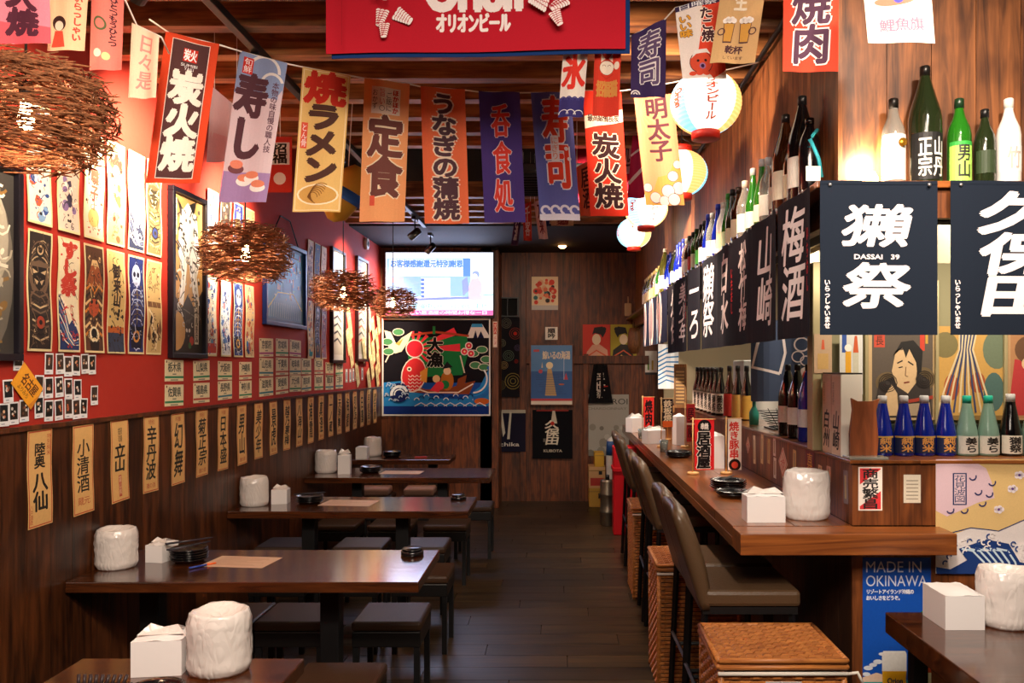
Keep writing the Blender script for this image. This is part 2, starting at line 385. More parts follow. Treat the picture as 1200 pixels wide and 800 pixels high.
# downlight at the back
t = thing('ceiling_downlight', 'small round warm downlight in the black rear ceiling', 'ceiling light', (.04, 9.25, H-.012))
MB().lathe([(.0, -.03), (.03, -.024), (.046, -.008), (.048, .004), (.0, .004)], 24).obj('lens', mat('downlight_glow', '#ffd9a0', emit='#ffb060', estr=30), t)
MB().lathe([(.042, -.002), (.055, -.002), (.055, .004), (.042, .004)], 24).obj('trim_ring', M_black, t)
light('downlight', 'SPOT', (.04, 9.25, H-.03), 12, (1, .62, .34), (.04, 9.3, 0), .03, 110, .8)
struct(MB().tube([(BX-.03, 1.0, H-.005), (BX-.03, 7.9, H-.005)], .012, 8).obj('trim_2', M_black))
p = Print(.05, .30, '#d8c4b4'); p.rect(.15,.52,.85,.96,'#c8483c'); p.rect(.15,.05,.85,.46,'#f0e8e0'); p.text('大入', .2,.54,.8,.94,'#f4e8dc'); p.text('感謝', .2,.07,.8,.44,'#b83a34')
p.put('wall_tag', PAPER, (-.742, 9.328, 2.02), 0, 'narrow red and white tag on the post beside the fishing-boat hanging', 'tag')
# ------------------------------------------------------------------ track with spotlights
t = thing('lighting_track', 'long black ceiling lighting track parallel to the poster wall', 'lighting track', (TRACKX, 5.6, H))
MB().box(-.018, -3.2, -.035, .018, 2.3, 0).obj('rail', M_black, t, bevel=.003)
names = ['black track spotlight above the entrance, washing the largest prints', 'black track spotlight behind the large red banner', 'second black track spotlight, behind the yellow ramen banner',
         'third black track spotlight, near the rear ceiling', 'black track spotlight closest to the television']
heads = [(2.55, 0), (3.55, 1), (4.75, 2), (7.35, 3), (8.25, 4)]
hm = MB().lathe([(.0, .055), (.030, .055), (.034, .045), (.036, -.06), (.030, -.06), (.028, -.02), (.0, -.02)], 18).mesh('lamp_head', mat('spot_black', '#08080a', .35))
gl = MB().lathe([(.0, -.045), (.029, -.045)], 18).mesh('lens', mat('spot_lens', '#fff0d0', emit='#ffd9a8', estr=30))
for y, i in heads:
    s = thing('track_spotlight', names[i], 'spotlight', (TRACKX, y, H-.035), group='spotlights on the ceiling track')
    MB().box(-.02, -.07, -.03, .02, .07, 0).obj('adapter', M_black, s, bevel=.003)
    MB().tube([(0, 0, -.03), (0, 0, -.12)], .007, 8).obj('stem', M_black, s)
    d = (Vector(SPOTS[i][1])-Vector((TRACKX, y, 2.86))).normalized()
    q = (-d).to_track_quat('Z', 'Y').to_euler()
    h = link('lamp_head', hm, s, (0, 0, -.15)); h.rotation_euler = q
    link('lens', gl, h)
    for o in [o for o in COL.objects if o.name.startswith('track_light')]:
        if abs(o.location.y-y) < .02: o.location = Vector((TRACKX, y, H-.185))+d*.10

# ------------------------------------------------------------------ bar: counter, raised ledge, shelf
CZ = 1.004; CX0 = .702; BXW = 1.19
ct = thing('bar_counter', 'long glossy brown wooden bar counter with a thick orange-brown end board', 'counter', (0, 0, 0))
for i, (a, b) in enumerate([(3.25, 3.62), (3.62, 5.1), (5.1, 7.0), (7.0, 8.9)]):
    MB().box(CX0+.002, a+.001, CZ-.045, .955, b-.001, CZ).obj('plank', M_count, ct, bevel=.002)
    MB().box(.957, a+.001, CZ-.045, BXW, b-.001, CZ).obj('plank', M_count, ct, bevel=.002)
MB().box(CX0, 3.1, CZ-.085, BXW+.35, 3.249, CZ-.002).obj('end_board', M_countx, ct, bevel=.003)
MB().box(CX0, 3.25, CZ-.085, CX0+.05, 8.9, CZ-.0455).obj('front_edge', M_count, ct, bevel=.002)
wb = struct(link('wall_bar_front', MB().box(BXW+.014, 3.27, 0, BXW+.05, 9.2, 1.255).box(BXW+.05, 3.27, 0, 3.1, 3.31, 1.255).mesh('wall_bar_front', M_dark)))
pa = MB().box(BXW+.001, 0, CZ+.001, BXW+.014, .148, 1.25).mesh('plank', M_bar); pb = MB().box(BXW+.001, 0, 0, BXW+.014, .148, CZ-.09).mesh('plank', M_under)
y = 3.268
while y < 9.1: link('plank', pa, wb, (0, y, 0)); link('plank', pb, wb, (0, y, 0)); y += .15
x = BXW+.001
for i, wdt in enumerate([.19, .20, .20, .22, .18, .2, .2, .2, .2]):
    MB().box(0, 3.256, CZ+.001, wdt-.002, 3.27, 1.25).obj('plank', M_bar, wb, (x, 0, 0))
    MB().box(0, 3.256, 0, wdt-.002, 3.27, CZ-.0875).obj('plank', M_bar, wb, (x, 0, 0))
    if x > BXW+.35: MB().box(0, 3.256, CZ-.0865, wdt-.002, 3.27, CZ).obj('plank', M_bar, wb, (x, 0, 0))
    x += wdt
LZ = 1.27
lg = thing('bar_ledge', 'raised wooden ledge above the counter and around the bar corner', 'ledge', (0, 0, 0))
MB().box(BXW-.015, 3.24, 1.256, 1.46, 9.1, LZ).obj('ledge_board', M_count, lg, bevel=.003)
MB().box(1.461, 3.24, 1.256, 3.0, 3.60, LZ).obj('ledge_board', M_countx, lg, bevel=.003)
# bottle shelf on the bulkhead, with fascia
sh = thing('bottle_shelf', 'high wooden bottle shelf along the bulkhead above the counter', 'shelf', (0, 0, 0))
MB().box(.82, 2.55, SZ-.022, BX, YB-.02, SZ).obj('shelf_board', M_count, sh, bevel=.003)
MB().box(BX, 2.55, SZ-.022, 2.6, BY, SZ).obj('shelf_board', M_countx, sh, bevel=.003)
MB().box(.90, 2.60, SZ-.115, BX, YB-.02, SZ-.023).obj('fascia', M_bar, sh)
MB().box(BX, 2.57, SZ-.115, 2.6, 2.60, SZ-.023).obj('fascia', M_bar, sh)
# bar interior: glazed partition behind the ledge and the kitchen wall
pt = struct(MB().box(1.17, 3.66, LZ, 3.05, 3.70, SZ-.12).obj('wall_partition', M_greenish))
MB().box(1.145, 3.62, LZ, 1.185, 3.70, SZ-.12).obj('post', mat('pale_metal_post', '#b9ac84', .35, .3), pt, bevel=.004)
for px in (1015, 1097.5, 1178): 
    xx = (px-655)/940*3.64; MB().box(xx-.008, 3.630, LZ, xx+.008, 3.66, SZ-.2).obj('frame', mat('pale_metal_post', '#b9ac84'), pt, bevel=.003)
struct(MB().box(2.3, 3.72, 0, 2.34, 9.8, 2.9).obj('wall_kitchen', M_beige))
struct(MB().box(1.24, 3.72, 2.72, 2.3, 9.8, 2.74).obj('ceiling_bar', M_beige))
MB_ = MB().box(1.245, 9.5, 0, 2.29, 9.55, 2.7); struct(MB_.obj('wall_kitchen_end', M_beige))
MB_ = MB().box(1.75, 3.9, 0, 2.29, 7.9, .92); tag(MB_.obj('kitchen_worktop', mat('steel', '#8a8a88', .3, .9), bevel=.01), 'steel kitchen worktop behind the raised bar ledge', 'worktop')
# ------------------------------------------------------------------ invented print motifs (all generic)
def a_warrior(p, c):      # symmetric armoured mask
    bg, dk, md, lt, ac = c
    p.rect(.06, .02, .94, .98, bg); p.up()
    for k in range(5):
        z = .93-.05*k; p.ring(.5, z-.12, .30+.03*k, .335+.03*k, [md, lt][k % 2], 20, 160, 12, 0)
    p.disc(.5, .84, .20, dk); p.disc(.5, .84, .13, lt); p.disc(.5, .84, .08, dk)
    p.poly([(.14,.74),(.86,.74),(.92,.60),(.78,.50),(.22,.50),(.08,.60)], md); p.poly([(.2,.70),(.8,.70),(.74,.56),(.5,.50),(.26,.56)], dk)
    p.up()
    for sx in (-1, 1):
        p.poly([(.5+sx*.05,.655),(.5+sx*.28,.68),(.5+sx*.24,.64)], lt, 0); p.poly([(.5+sx*.03,.58),(.5+sx*.2,.60),(.5+sx*.1,.55)], lt, 0)
        p.line([(.5+sx*.12,.52),(.5+sx*.34,.46),(.5+sx*.38,.36)], .06, md, 0)
    p.up()
    for k in range(9):
        z = .47-.045*k; p.line([(.16,z+.015),(.5,z-.02),(.84,z+.015)], .05, [md, dk, lt][k % 3], 0)
    p.disc(.5, .24, .22, dk); p.disc(.5, .24, .17, ac); p.disc(.5, .24, .07, dk)
def a_wave(p, c, txt=None, tc='#c23a2a'):
    bg, dk, md, lt, ac = c; p.rect(.06, .02, .94, .98, bg)
    p.poly([(.06,.02),(.94,.02),(.94,.16),(.7,.30),(.5,.24),(.3,.42),(.06,.50)], dk)
    for k in range(5):
        o = .07*k; p.line([(.08,.47-o),(.28,.38-o),(.46,.18-o*.4),(.7,.10-o*.3),(.92,.12-o*.4)], .035, [lt, md][k % 2])
    p.up()
    for i in range(12): p.disc(.10+.07*i*.9, .51-.025*i+R.uniform(0, .02), .045, lt, up=0)
    p.rect(.06, .02, .94, .06, dk)
    if txt: p.text(txt, .16, .50, .86, .97, tc, bold=.007)
def a_mount(p, c):
    bg, dk, md, lt, ac = c; p.rect(.06, .02, .94, .98, bg)
    p.poly([(.06,.62),(.38,.86),(.62,.86),(.94,.62)], md); p.poly([(.30,.80),(.38,.86),(.62,.86),(.72,.79),(.6,.81),(.52,.77),(.42,.81)], lt); p.up()
    for k in range(7):
        z = .58-.07*k; p.line([(.08,z),(.3,z+.05),(.5,z-.03),(.7,z+.05),(.92,z)], .09, [ac, dk, lt][k % 3], 0)
    p.poly([(.2,.2),(.8,.2),(.7,.02),(.3,.02)], dk); p.up()
    for k in range(5): p.poly([(.26+.11*k,.19),(.33+.11*k,.19),(.29+.11*k,.10)], lt, 0)
def a_bones(p, c):
    bg, dk, md, lt, ac = c; p.rect(.06, .02, .94, .98, bg); p.disc(.5, .80, .26, lt, .36); p.up()
    for sx in (-1, 1): p.disc(.5+sx*.11, .81, .08, dk, .09, up=0)
    p.poly([(.46,.76),(.54,.76),(.5,.785)], dk, 0)
    for k in range(4): p.rect(.38+.07*k, .70, .40+.07*k, .73, dk, 0)
    p.line([(.5,.68),(.5,.30)], .07, md)
    for k in range(7):
        z = .65-.05*k; p.line([(.14,z-.06),(.3,z),(.5,z+.01),(.7,z),(.86,z-.06)], .035, [lt, md][k % 2], k == 0)
    p.poly([(.1,.28),(.9,.28),(.8,.06),(.2,.06)], dk); p.disc(.5, .18, .2, ac); p.disc(.5, .18, .12, dk)
def a_plain(p, c, txt=None):
    bg, dk, md, lt, ac = c; p.rect(.05, .015, .95, .985, bg)
    if txt: p.text(txt, .3, .45, .7, .86, dk, bold=.003, slant=.1)
    p.rect(.05, .015, .95, .22, md); p.rect(.05, .20, .95, .26, ac); p.up()
    for k in range(12): p.disc(R.uniform(.15,.85), R.uniform(.18,.42), R.uniform(.03,.08), R.choice([md, dk, ac]), up=0)
def a_field(p, c):
    bg, dk, md, lt, ac = c; p.rect(.06, .02, .94, .98, bg); p.rect(.06, .50, .94, .56, md)
    for k in range(6):
        x = .15+.14*k; z = R.uniform(.08, .34)
        p.poly([(x-.12, z), (x, z+.13), (x+.12, z), (x+.05, z-.05)], R.choice([dk, md]), k == 0)
    p.line([(.1,.48),(.4,.40),(.3,.30),(.7,.20),(.6,.05)], .1, lt)
def a_scene(p, c, n=26):
    bg, dk, md, lt, ac = c; p.rect(.06, .02, .94, .98, bg); p.up()
    for k in range(n):
        u, v = R.uniform(.18, .82), R.uniform(.06, .94); q = R.choice([dk, md, lt, ac, dk, md]); w = R.uniform(.06, .17)
        t = R.random()
        if t < .4: p.disc(u, v, w, q, w*R.uniform(.4, 1.3), 10, k % 5 == 0, R.uniform(0, 3))
        else:
            pts = [(u+w*math.cos(a)*R.uniform(.6, 1.1), v+w*.35*math.sin(a)*R.uniform(.6, 1.1)) for a in [j*1.05 for j in range(6)]]; p.poly(pts, q, k % 5 == 0)
CREAM = '#e8d3a4'; SEPIA = ('#cdae78', '#2e211a', '#7a5638', '#e6d4ac', '#a33a26')
DARKA = ('#2b2320', '#15110f', '#6e5846', '#c9b08a', '#a03c22'); BLUEA = ('#1f2c6e', '#10142e', '#6b5a3c', '#b8c4e8', '#c98a3a')
WAVEA = ('#e8dcc0', '#20356b', '#5f86b8', '#f2ead6', '#b83325'); FIREA = ('#5a3a26', '#221610', '#a4572c', '#e6c48c', '#d8862e')
LITEB = ('#eee6d6', '#2a4a90', '#7fa4cf', '#ffffff', '#d65a3c'); PINKA = ('#e9cfc0', '#3a3350', '#8b6fa0', '#fff2e6', '#d8643c')
# ------------------------------------------------------------------ picture strips on the red wall
def ink(p, cols, n, s=1.0):
    p.up()
    for k in range(n):
        u, v = R.uniform(.12, .88), R.uniform(.04, .95); c = R.choice(cols); t = R.random(); w = R.uniform(.02, .07)*s; sym = R.random() < .6
        for m_ in ((0, 1) if sym else (0,)):
            q = 1-u if m_ else u
            if t < .35: p.ring(q, v, w, w+R.uniform(.012, .03), c, R.uniform(0, 180), R.uniform(220, 360), 7, False)
            elif t < .7:
                a, b = R.uniform(-.12, .12)*(-1 if m_ else 1), R.uniform(-.05, .05); p.line([(min(max(q-a, .07), .93), v-b), (q, v+abs(a)*.1), (min(max(q+a, .07), .93), v+b)], R.uniform(.012, .035), c, False)
            else: p.disc(q, v, w*.7, c, w*.7*R.uniform(.4, 1.4), 8, False, R.uniform(0, 3))
        if k % 10 == 9: p.up()
def strip(Y, z, art, label, w=.15, h=.48, ph=0):
    p = Print(w, h, CREAM, thick=.001, e=.00008); art(p); cs = [tuple(c) for c in p.c[6:]]; ink(p, R.sample(cs, min(5, len(cs)))+[lin('#2a221e'), lin('#54402c')], 46)
    return p.put('poster_strip', PAPER, (XL+.006, Y, z), RL, label, 'poster', 'long narrow prints hung on the red wall', warp=curl(.007, 1.3, ph), cv=10)
low = [(3.20, lambda p: a_warrior(p, DARKA), 'narrow print of a brown armoured warrior mask with a red rosette'),
       (3.39, lambda p: a_wave(p, WAVEA, 'すし祭'), 'narrow cream print with big red lettering over blue waves'),
       (3.575, lambda p: (a_mount(p, FIREA), p.disc(.5,.42,.26,'#b8502c'), p.disc(.38,.47,.06,'#1a1210'), p.disc(.62,.47,.06,'#1a1210'), p.disc(.5,.17,.24,'#efe2c2'), p.disc(.5,.18,.15,'#1a1210')), 'narrow print of a white peak above a roaring orange beast'),
       (3.755, lambda p: a_plain(p, ('#dfc07e', '#2a1c14', '#34405a', '#e8d8b0', '#c8682a'), '御来山'), 'narrow golden print with brush writing above a crowd'),
       (3.935, lambda p: a_bones(p, BLUEA), 'narrow dark blue print of a skull and rib cage'),
       (4.105, lambda p: a_field(p, SEPIA), 'narrow sandy print of rocks along a white stream')]
for i, (Y, a, l) in enumerate(low): strip(Y, 1.95, a, l, ph=i)
up_ = [(3.20, lambda p: (a_scene(p, LITEB, 20)), 'narrow pale print of blue and gold flowers, topmost row beside the dark framed picture'),
       (3.39, lambda p: (a_scene(p, PINKA, 18), p.ring(.5,.2,.2,.24,'#443a50',0,180)), 'narrow pale print with purple shapes over dark arches'),
       (3.575, lambda p: (p.rect(.06,.02,.94,.98,'#f0dcc0'), p.text('祭り囃子', .3, .35, .7, .95, '#c04a38', bold=.003), p.disc(.5,.2,.28,'#e7b46c')), 'narrow peach print with faint red brush writing'),
       (3.755, lambda p: (a_scene(p, SEPIA, 16), p.disc(.5,.8,.3,'#3a2c22'), p.disc(.5,.72,.2,'#e2c69a')), 'narrow sepia print of a round dark head'),
       (3.935, lambda p: (a_wave(p, ('#f3e2cc','#2b3350','#6f7aa0','#ffffff','#c33')), ), 'narrow bright print of white surf over dark rooftops'),
       (4.105, lambda p: (a_warrior(p, ('#8c7a52', '#2a2418', '#54492e', '#d8c48c', '#2c3c7c'))), 'narrow olive print of a seated figure above a blue robe')]
for i, (Y, a, l) in enumerate(up_): strip(Y, 2.455, a, l, ph=i+1)
g2 = [(4.78, lambda p: (a_scene(p, LITEB, 26), p.rect(.1,.04,.9,.16,'#c84432')), 'narrow white print of a blue crowd over a red block'),
      (4.985, lambda p: a_scene(p, ('#e8eefa', '#263a80', '#5a82c8', '#ffffff', '#e08a9a'), 30), 'narrow pale blue print of tangled swimming shapes'),
      (5.18, lambda p: a_bones(p, ('#25408c', '#141c40', '#c09a5c', '#dfe8ff', '#d0a050')), 'narrow bright blue print of a pale standing figure'),
      (5.375, lambda p: a_scene(p, ('#d9b88c', '#2f4a8c', '#c8603a', '#f0e0c0', '#3c78b8'), 24), 'narrow tan print with a blue square and orange figures')]
for i, (Y, a, l) in enumerate(g2): strip(Y, 1.95, a, l, ph=i)
strip(4.80, 2.46, lambda p: a_scene(p, LITEB), 'pale narrow print directly above the blue crowd print')
strip(4.985, 2.46, lambda p: a_scene(p, DARKA), 'dark narrow print above the swimming shapes print')
strip(5.18, 2.46, lambda p: a_mount(p, BLUEA), 'small blue mountain print high behind the second woven lamp')
strip(5.375, 2.46, lambda p: a_field(p, SEPIA), 'sandy landscape print high beside the blue framed picture')
g3 = [(6.69, lambda p: (a_scene(p, ('#e6c8a0', '#2a3c70', '#c86a48', '#fff0da', '#3aa0b8'), 22), p.rect(.2,.04,.8,.12,'#2d9bb0')), 'narrow tan print with a teal square at its foot'),
      (6.88, lambda p: a_bones(p, BLUEA), 'narrow deep blue print beside the teal-footed print'),
      (7.07, lambda p: a_scene(p, ('#9a7a9c', '#3a2c4c', '#c89ab0', '#e8d0c0', '#c84a3c'), 18), 'narrow mauve print against the black picture frame')]
for i, (Y, a, l) in enumerate(g3): strip(Y, 1.955, a, l, ph=i)
strip(6.69, 2.46, lambda p: a_scene(p, PINKA), 'pale pink print above the teal-footed print'); strip(6.88, 2.46, lambda p: a_plain(p, BLUEA), 'dark blue print with a tan band, high above its neighbour')
strip(7.07, 2.46, lambda p: a_field(p, PINKA), 'faded purple print high against the black picture frame')
# ------------------------------------------------------------------ framed pictures
def framed(name, Y0, Y1, z0, z1, label, art, fcol='#17131c', t=.028, glass=True):
    w, h = Y1-Y0, z1-z0; th = thing(name, label, 'picture', (XL, (Y0+Y1)/2, (z0+z1)/2), RL); m = mat('frame'+fcol, fcol, .35)
    MB().box(-w/2, -.034, -h/2, w/2, -.001, -h/2+t).box(-w/2, -.034, h/2-t, w/2, -.001, h/2).box(-w/2, -.034, -h/2+t, -w/2+t, -.001, h/2-t).box(w/2-t, -.034, -h/2+t, w/2, -.001, h/2-t).obj('frame', m, th, bevel=.003)
    p = Print(w-2*t, h-2*t, '#e8dcc0', thick=.004, e=.00012); art(p); link('print', p.mesh('print', GLOSSY), th, (0, -.012, 0))
    return th
def art_ghost(p):
    p.rect(0, 0, 1, 1, '#3c3a38'); p.disc(.35, .75, .5, '#b9b2a4', .7); p.disc(.6, .45, .4, '#6f6a62', .8); p.disc(.75,.62,.18,'#a9a294',.4)
    for k in range(6): p.ring(.5, .5-.09*k, .30, .34, ['#d6cdb8', '#57534c'][k % 2], 190+20*k, 330, 12)
    p.poly([(0,0),(.5,0),(.3,.12),(0,.15)], '#c8823c'); ink(p, ['#e8e2d4', '#1c1a1a', '#b8b0a0', '#e8e2d4', '#8c6c3c'], 90, 1.6)
def art_ghostwhale(p):
    p.rect(0, 0, 1, 1, '#c79a5c'); p.poly([(.0,.0),(1,0),(1,.42),(.7,.30),(.5,.38),(.3,.28),(0,.40)], '#26221f'); p.disc(.12,.14,.3,'#cfa263')
    p.poly([(.25,.88),(.5,.97),(.8,.90),(.92,.6),(.8,.5),(.9,.32),(.75,.3),(.62,.45),(.5,.62),(.35,.30),(.22,.32),(.3,.5),(.18,.66)], '#f2f1ee')
    p.poly([(.3,.93),(.12,.99),(.3,.86)], '#2b2724'); p.poly([(.55,.96),(.8,1),(.7,.9)], '#2b2724'); p.up()
    for k in range(9): p.disc(.3+.06*k, .78-.05*k+.03*(k % 2), .028, '#4a4642', up=0)
    for k in range(6): p.line([(.3+.09*k,.62),(.24+.1*k,.38)], .012, '#9c9892', up=0)
    p.line([(.2,.3),(.9,.22)], .02, '#6a655c'); p.rect(.72, .06, .86, .36, '#e9e2d0'); p.text('奥洲真景図', .74, .07, .84, .35, '#26221f', bold=.001)
    p.disc(.62,.08,.07,'#b8382a'); p.disc(.56,.05,.05,'#3a7a4a'); ink(p, ['#8c8880', '#4a4642', '#d8d4cc', '#26221f'], 60, .8); p.rect(.04, .74, .14, .97, '#efe4c8'); p.text('平家妖霊', .05, .75, .13, .96, '#26221f')
def art_bluetown(p):
    p.rect(0, 0, 1, 1, '#1d5f9c'); p.rect(.03,.04,.97,.96,'#3a8fc4'); p.up()
    for k in range(60):
        u, v = R.uniform(.06,.88), R.uniform(.3,.9); p.rect(u, v, u+R.uniform(.01,.06), v+R.uniform(.02,.12), R.choice(['#9fd6e8','#17406e','#e8b04a','#d84c3c','#ffffff','#2a78b4','#7ac8a8']), k % 12 == 0)
    p.line([(.05,.15),(.3,.38),(.7,.40),(.95,.20)], .012, '#e8e05a'); p.up()
    for k in range(16): p.line([(.08+.055*k,.06),(.1+.055*k,.25)], .006, '#c8f0ff', 0)
def art_scroll(dk):
    def f(p):
        p.rect(0, 0, 1, 1, '#e6e2d8'); p.rect(.1,.05,.9,.95,'#cfc9ba'); p.rect(.1,.62,.9,.95,['#8aa4c8','#c89a7c'][dk]); p.poly([(.15,.6),(.5,.86),(.85,.6)], '#3a4460')
        a = '#22202a'
        for k in range(6): p.line([(.2,.52-.07*k),(.5,.55-.07*k),(.8,.50-.07*k)], .05, [a, '#b85a3c'][(k*dk) % 2], k == 0)
    return f
framed('framed_picture', 2.60, 3.07, 1.67, 2.41, 'black framed grey ghostly print above the instant photos', art_ghost)
framed('framed_picture', 4.26, 4.68, 1.695, 2.615, 'tall dark framed print of a white horned skeleton beast', art_ghostwhale)
b = framed('framed_picture', 5.62, 6.52, 1.945, 2.585, 'wide blue framed townscape hanging from a black cord', art_bluetown, '#1c3f86', .03)
MB().tube([(-.30, -.012, .32), (-.12, -.012, .50), (.10, -.012, .50), (.30, -.012, .32)], .005, 6).obj('hanging_cord', M_black, b)
framed('framed_picture', 7.27, 7.72, 1.68, 2.74, 'tall black framed pale scroll picture behind the third woven lamp', art_scroll(0), '#101014')
framed('framed_picture', 8.18, 8.64, 1.70, 2.78, 'tall black framed picture closest to the rear wall', art_scroll(1), '#2a1014')
# ------------------------------------------------------------------ prefecture cards
def card(px, py, t, bar, w=.21, h=.113, n=[0]):
    n[0] += 1; row = 'top' if py < 415 else ('middle' if py < 440 else 'bottom'); cx = [204, 236, 263.5, 287.5, 312, 330.5, 346, 359, 373.5, 386, 397.5].index(px)
    Y, z = LW(px, py); p = Print(w, h, '#efe2bc'); p.text(t, .16, .42, .86, .88, '#2c3a34', False, bold=.0012); p.rect(0, .14, 1, .24, bar); p.rect(.06,.86,.12,.96,'#7a3a2c',0)
    p.rect(.4,.30,.6,.36,'#8a8a74',0); p.rect(.3,.03,.7,.09,'#9a9a84',0)
    p.put('name_card', PAPER, (XL+.002, Y, z), RL, 'cream card lettered %s with a %s stripe, %s row, %s column from the entrance' % (t, {'#2f8a5c': 'green', '#c0503c': 'red', '#2c7a8c': 'teal', '#b8508c': 'pink'}[bar], row, ordw(cx)), 'card', 'cream place-name cards on the red wall', roll=R.uniform(-.02, .02))
G_, R_, T_, P_ = '#2f8a5c', '#c0503c', '#2c7a8c', '#b8508c'
for px, py, t, b_ in [(204,434,'栃木県',G_),(236,434,'山梨県',G_),(263.5,434,'大阪府',G_),(287.5,434,'沖縄県',R_),
                      (204,463,'佐賀県',G_),(236,460,'福島県',R_),(263.5,457,'長野県',T_),(287.5,456,'神奈川県',G_),
                      (312,407,'京都府',P_),(330.5,407,'宮城県',G_),(346,408,'長崎県',P_),(312,430,'山形県',T_),(330.5,429,'千葉県',R_),(346,429,'岐阜県',T_),
                      (312,453,'滋賀県',T_),(330.5,451,'愛媛県',R_),(346,449,'大分県',G_),
                      (359,429,'新潟県',G_),(359,449,'高知県',T_),(373.5,429,'埼玉県',R_),(373.5,448,'鳥取県',G_),(386,433,'石川県',R_),(386,448,'和歌山県',T_),(397.5,432,'秋田県',G_),(397.5,447,'三重県',T_)]:
    w = .21 if px < 300 else (.27 if px < 350 else .25)
    card(px, py, t, b_, w, .115 if px < 300 else .13)
# tilted cream cards near the rear corner
k = 0
for px, py in [(408,366),(410,383),(408,400),(411,415),(418,438),(424,378),(427,393),(432,374),(436,385),(431,405),(436,412),(440,398),(434,430),(440,440),(430,446),(441,425),(424,410),(441,378)]:
    Y, z = LW(px, py); p = Print(.12, .26, '#f0dfa8'); p.border(.008, '#c8a850', .01); p.text('御札', .2, .2, .8, .8, '#8a6a3c')
    p.put('amulet_card', PAPER, (XL+.003+.0015*k, Y, z), RL, '%s tilted cream amulet card, counting away from the television wall' % ordw(17-k) if 0 else '%s of the slanting cream amulet cards, counting towards the television' % ordw(k), 'card', 'slanting cream cards near the rear corner', roll=-.42); k += 1
for i, (px, py) in enumerate([(406, 440), (410.5, 440), (414, 439), (417.5, 438), (424.5, 438)]):
    Y, z = LW(px, py); p = Print(.075, .13, '#f4f2ea'); p.border(.005, '#2c2c30', .004); p.rect(.3,.2,.7,.8,'#5a6a80')
    p.put('price_note', PAPER, (XL+.002, Y, z), RL, '%s small white note in the low row by the corner' % ordw(i), 'note', 'small white notes on the red wall')
# ------------------------------------------------------------------ drink names on the dark boards
names_ = ['陸奥八仙', '小清酒', '立山', '辛丹波', '幻舞', '菊正宗', '日本盛', '男山', '美少年', '景虎', '越乃寒梅', '八海山', '浦霞', '真澄', '一ノ蔵', '天狗舞', '梅錦', '司牡丹', '白鶴', '月桂冠', '賀茂鶴']
for i, t in enumerate(names_):
    Y = 3.19+.29*i; w, h = .150, .385; p = Print(w, h, '#e3b674', e=.00008); p.border(.005, '#c4553a', .004)
    tw = .62
    if i == 0: p.text('陸奥', .28, .60, .72, .86, '#22201c', bold=.0018); p.text('八仙', .2, .16, .8, .56, '#22201c', bold=.003); p.text('特別純米', .78, .72, .94, .95, '#b8462e'); p.text('八戸酒造', .06, .04, .18, .24, '#b8462e')
    elif i == 1: p.text('小清酒', .2, .24, .8, .84, '#22201c', bold=.0012); p.text('蔵元', .2, .10, .8, .19, '#b8462e', False)
    elif i == 2: p.text('銀嶺', .38, .72, .62, .90, '#22201c'); p.text('立山', .2, .36, .8, .70, '#22201c', bold=.0028); p.rect(.42,.06,.58,.32,'#c4553a'); p.text('富山県', .43,.08,.57,.31,'#f0dcb0')
    else:
        p.text(t, .18, .16 if i % 2 else .10, .82, .86, '#22201c', bold=.0022, slant=.12*(i % 3)); p.text('特別' if i % 2 else '吟醸', .3, .88, .7, .95, '#b8462e', False)
        if i % 2: p.text('灘の酒', .2, .05, .8, .12, '#b8462e', False)
    p.put('name_strip', PAPER, (XL+.0155, Y, 1.207+R.uniform(-.004, .004)), RL, '%s tan paper strip with red border on the dark boards, counting from the entrance' % ordw(i), 'paper strip', 'drink-name strips along the dark boards', warp=curl(.004, 1.2, i), cv=8, roll=R.uniform(-.03, .03))
# ------------------------------------------------------------------ instant photos and the yellow note
pol = [(20,421),(8,458),(3,486),(15,484),(27,481),(56,426),(69,426),(78.5,429),(88,428),(98.5,426),(107,427),(44.5,452),(56,454),(68,453),(79,455),(90,456),(109.5,463),(44.5,477),(56,481),(67.5,480),(79,478),(88.5,479),(97,478)]
for i, (px, py) in enumerate(pol):
    Y, z = LW(px, py); p = Print(.054, .086, '#e9ecf2'); p.rect(.1, .22, .9, .93, R.choice(['#1c1a18', '#2c2420', '#141c20', '#3a2c24'])); p.up()
    for k in range(5): p.disc(R.uniform(.28,.72), R.uniform(.38,.76), R.uniform(.07,.13), R.choice(['#e0b890','#d8d0c8','#6a4a38','#c87048','#e8e4dc']), up=0)
    p.rect(.2,.08,.55,.12,'#8a9ab0')
    row = 'upper' if py < 440 else ('middle' if py < 470 else 'lower'); same = [q for q in pol if ('upper' if q[1] < 440 else ('middle' if q[1] < 470 else 'lower')) == row]
    same = sorted(same); n = same.index((px, py))
    p.put('instant_photo', GLOSSY, (XL+.004+.0004*(i % 3), Y, z), RL, '%s small instant photo in the %s row beneath the framed ghost print' % (ordw(n), row), 'photo', 'instant photos pinned to the red wall', warp=curl(.002, .5, i), cv=3, roll=R.uniform(-.05, .05))
Y, z = LW(29, 452); p = Print(.155, .11, '#f0a52a'); p.text('名古屋', .2, .34, .86, .84, '#5a2c10', False, bold=.0012, slant=.2); p.text('よりみち', .2, .1, .7, .3, '#5a2c10', False); p.poly([(.85,0),(1,0),(1,.7),(.92,.4)], '#d8872a')
p.put('yellow_note', PAPER, (XL+.009, Y, z), RL, 'bright yellow note pinned at an angle among the instant photos', 'note', warp=curl(.004, .5), cv=4, roll=.75)
t = thing('ceiling_siren', 'small round white alarm high on the wall near the rear corner', 'alarm', (XL, 8.6, 2.96))
MB().tube([(0, 0, 0), (.035, 0, 0)], .062, 20).obj('housing', mat('white_plastic', '#e8e6e0', .4), t, bevel=.004)
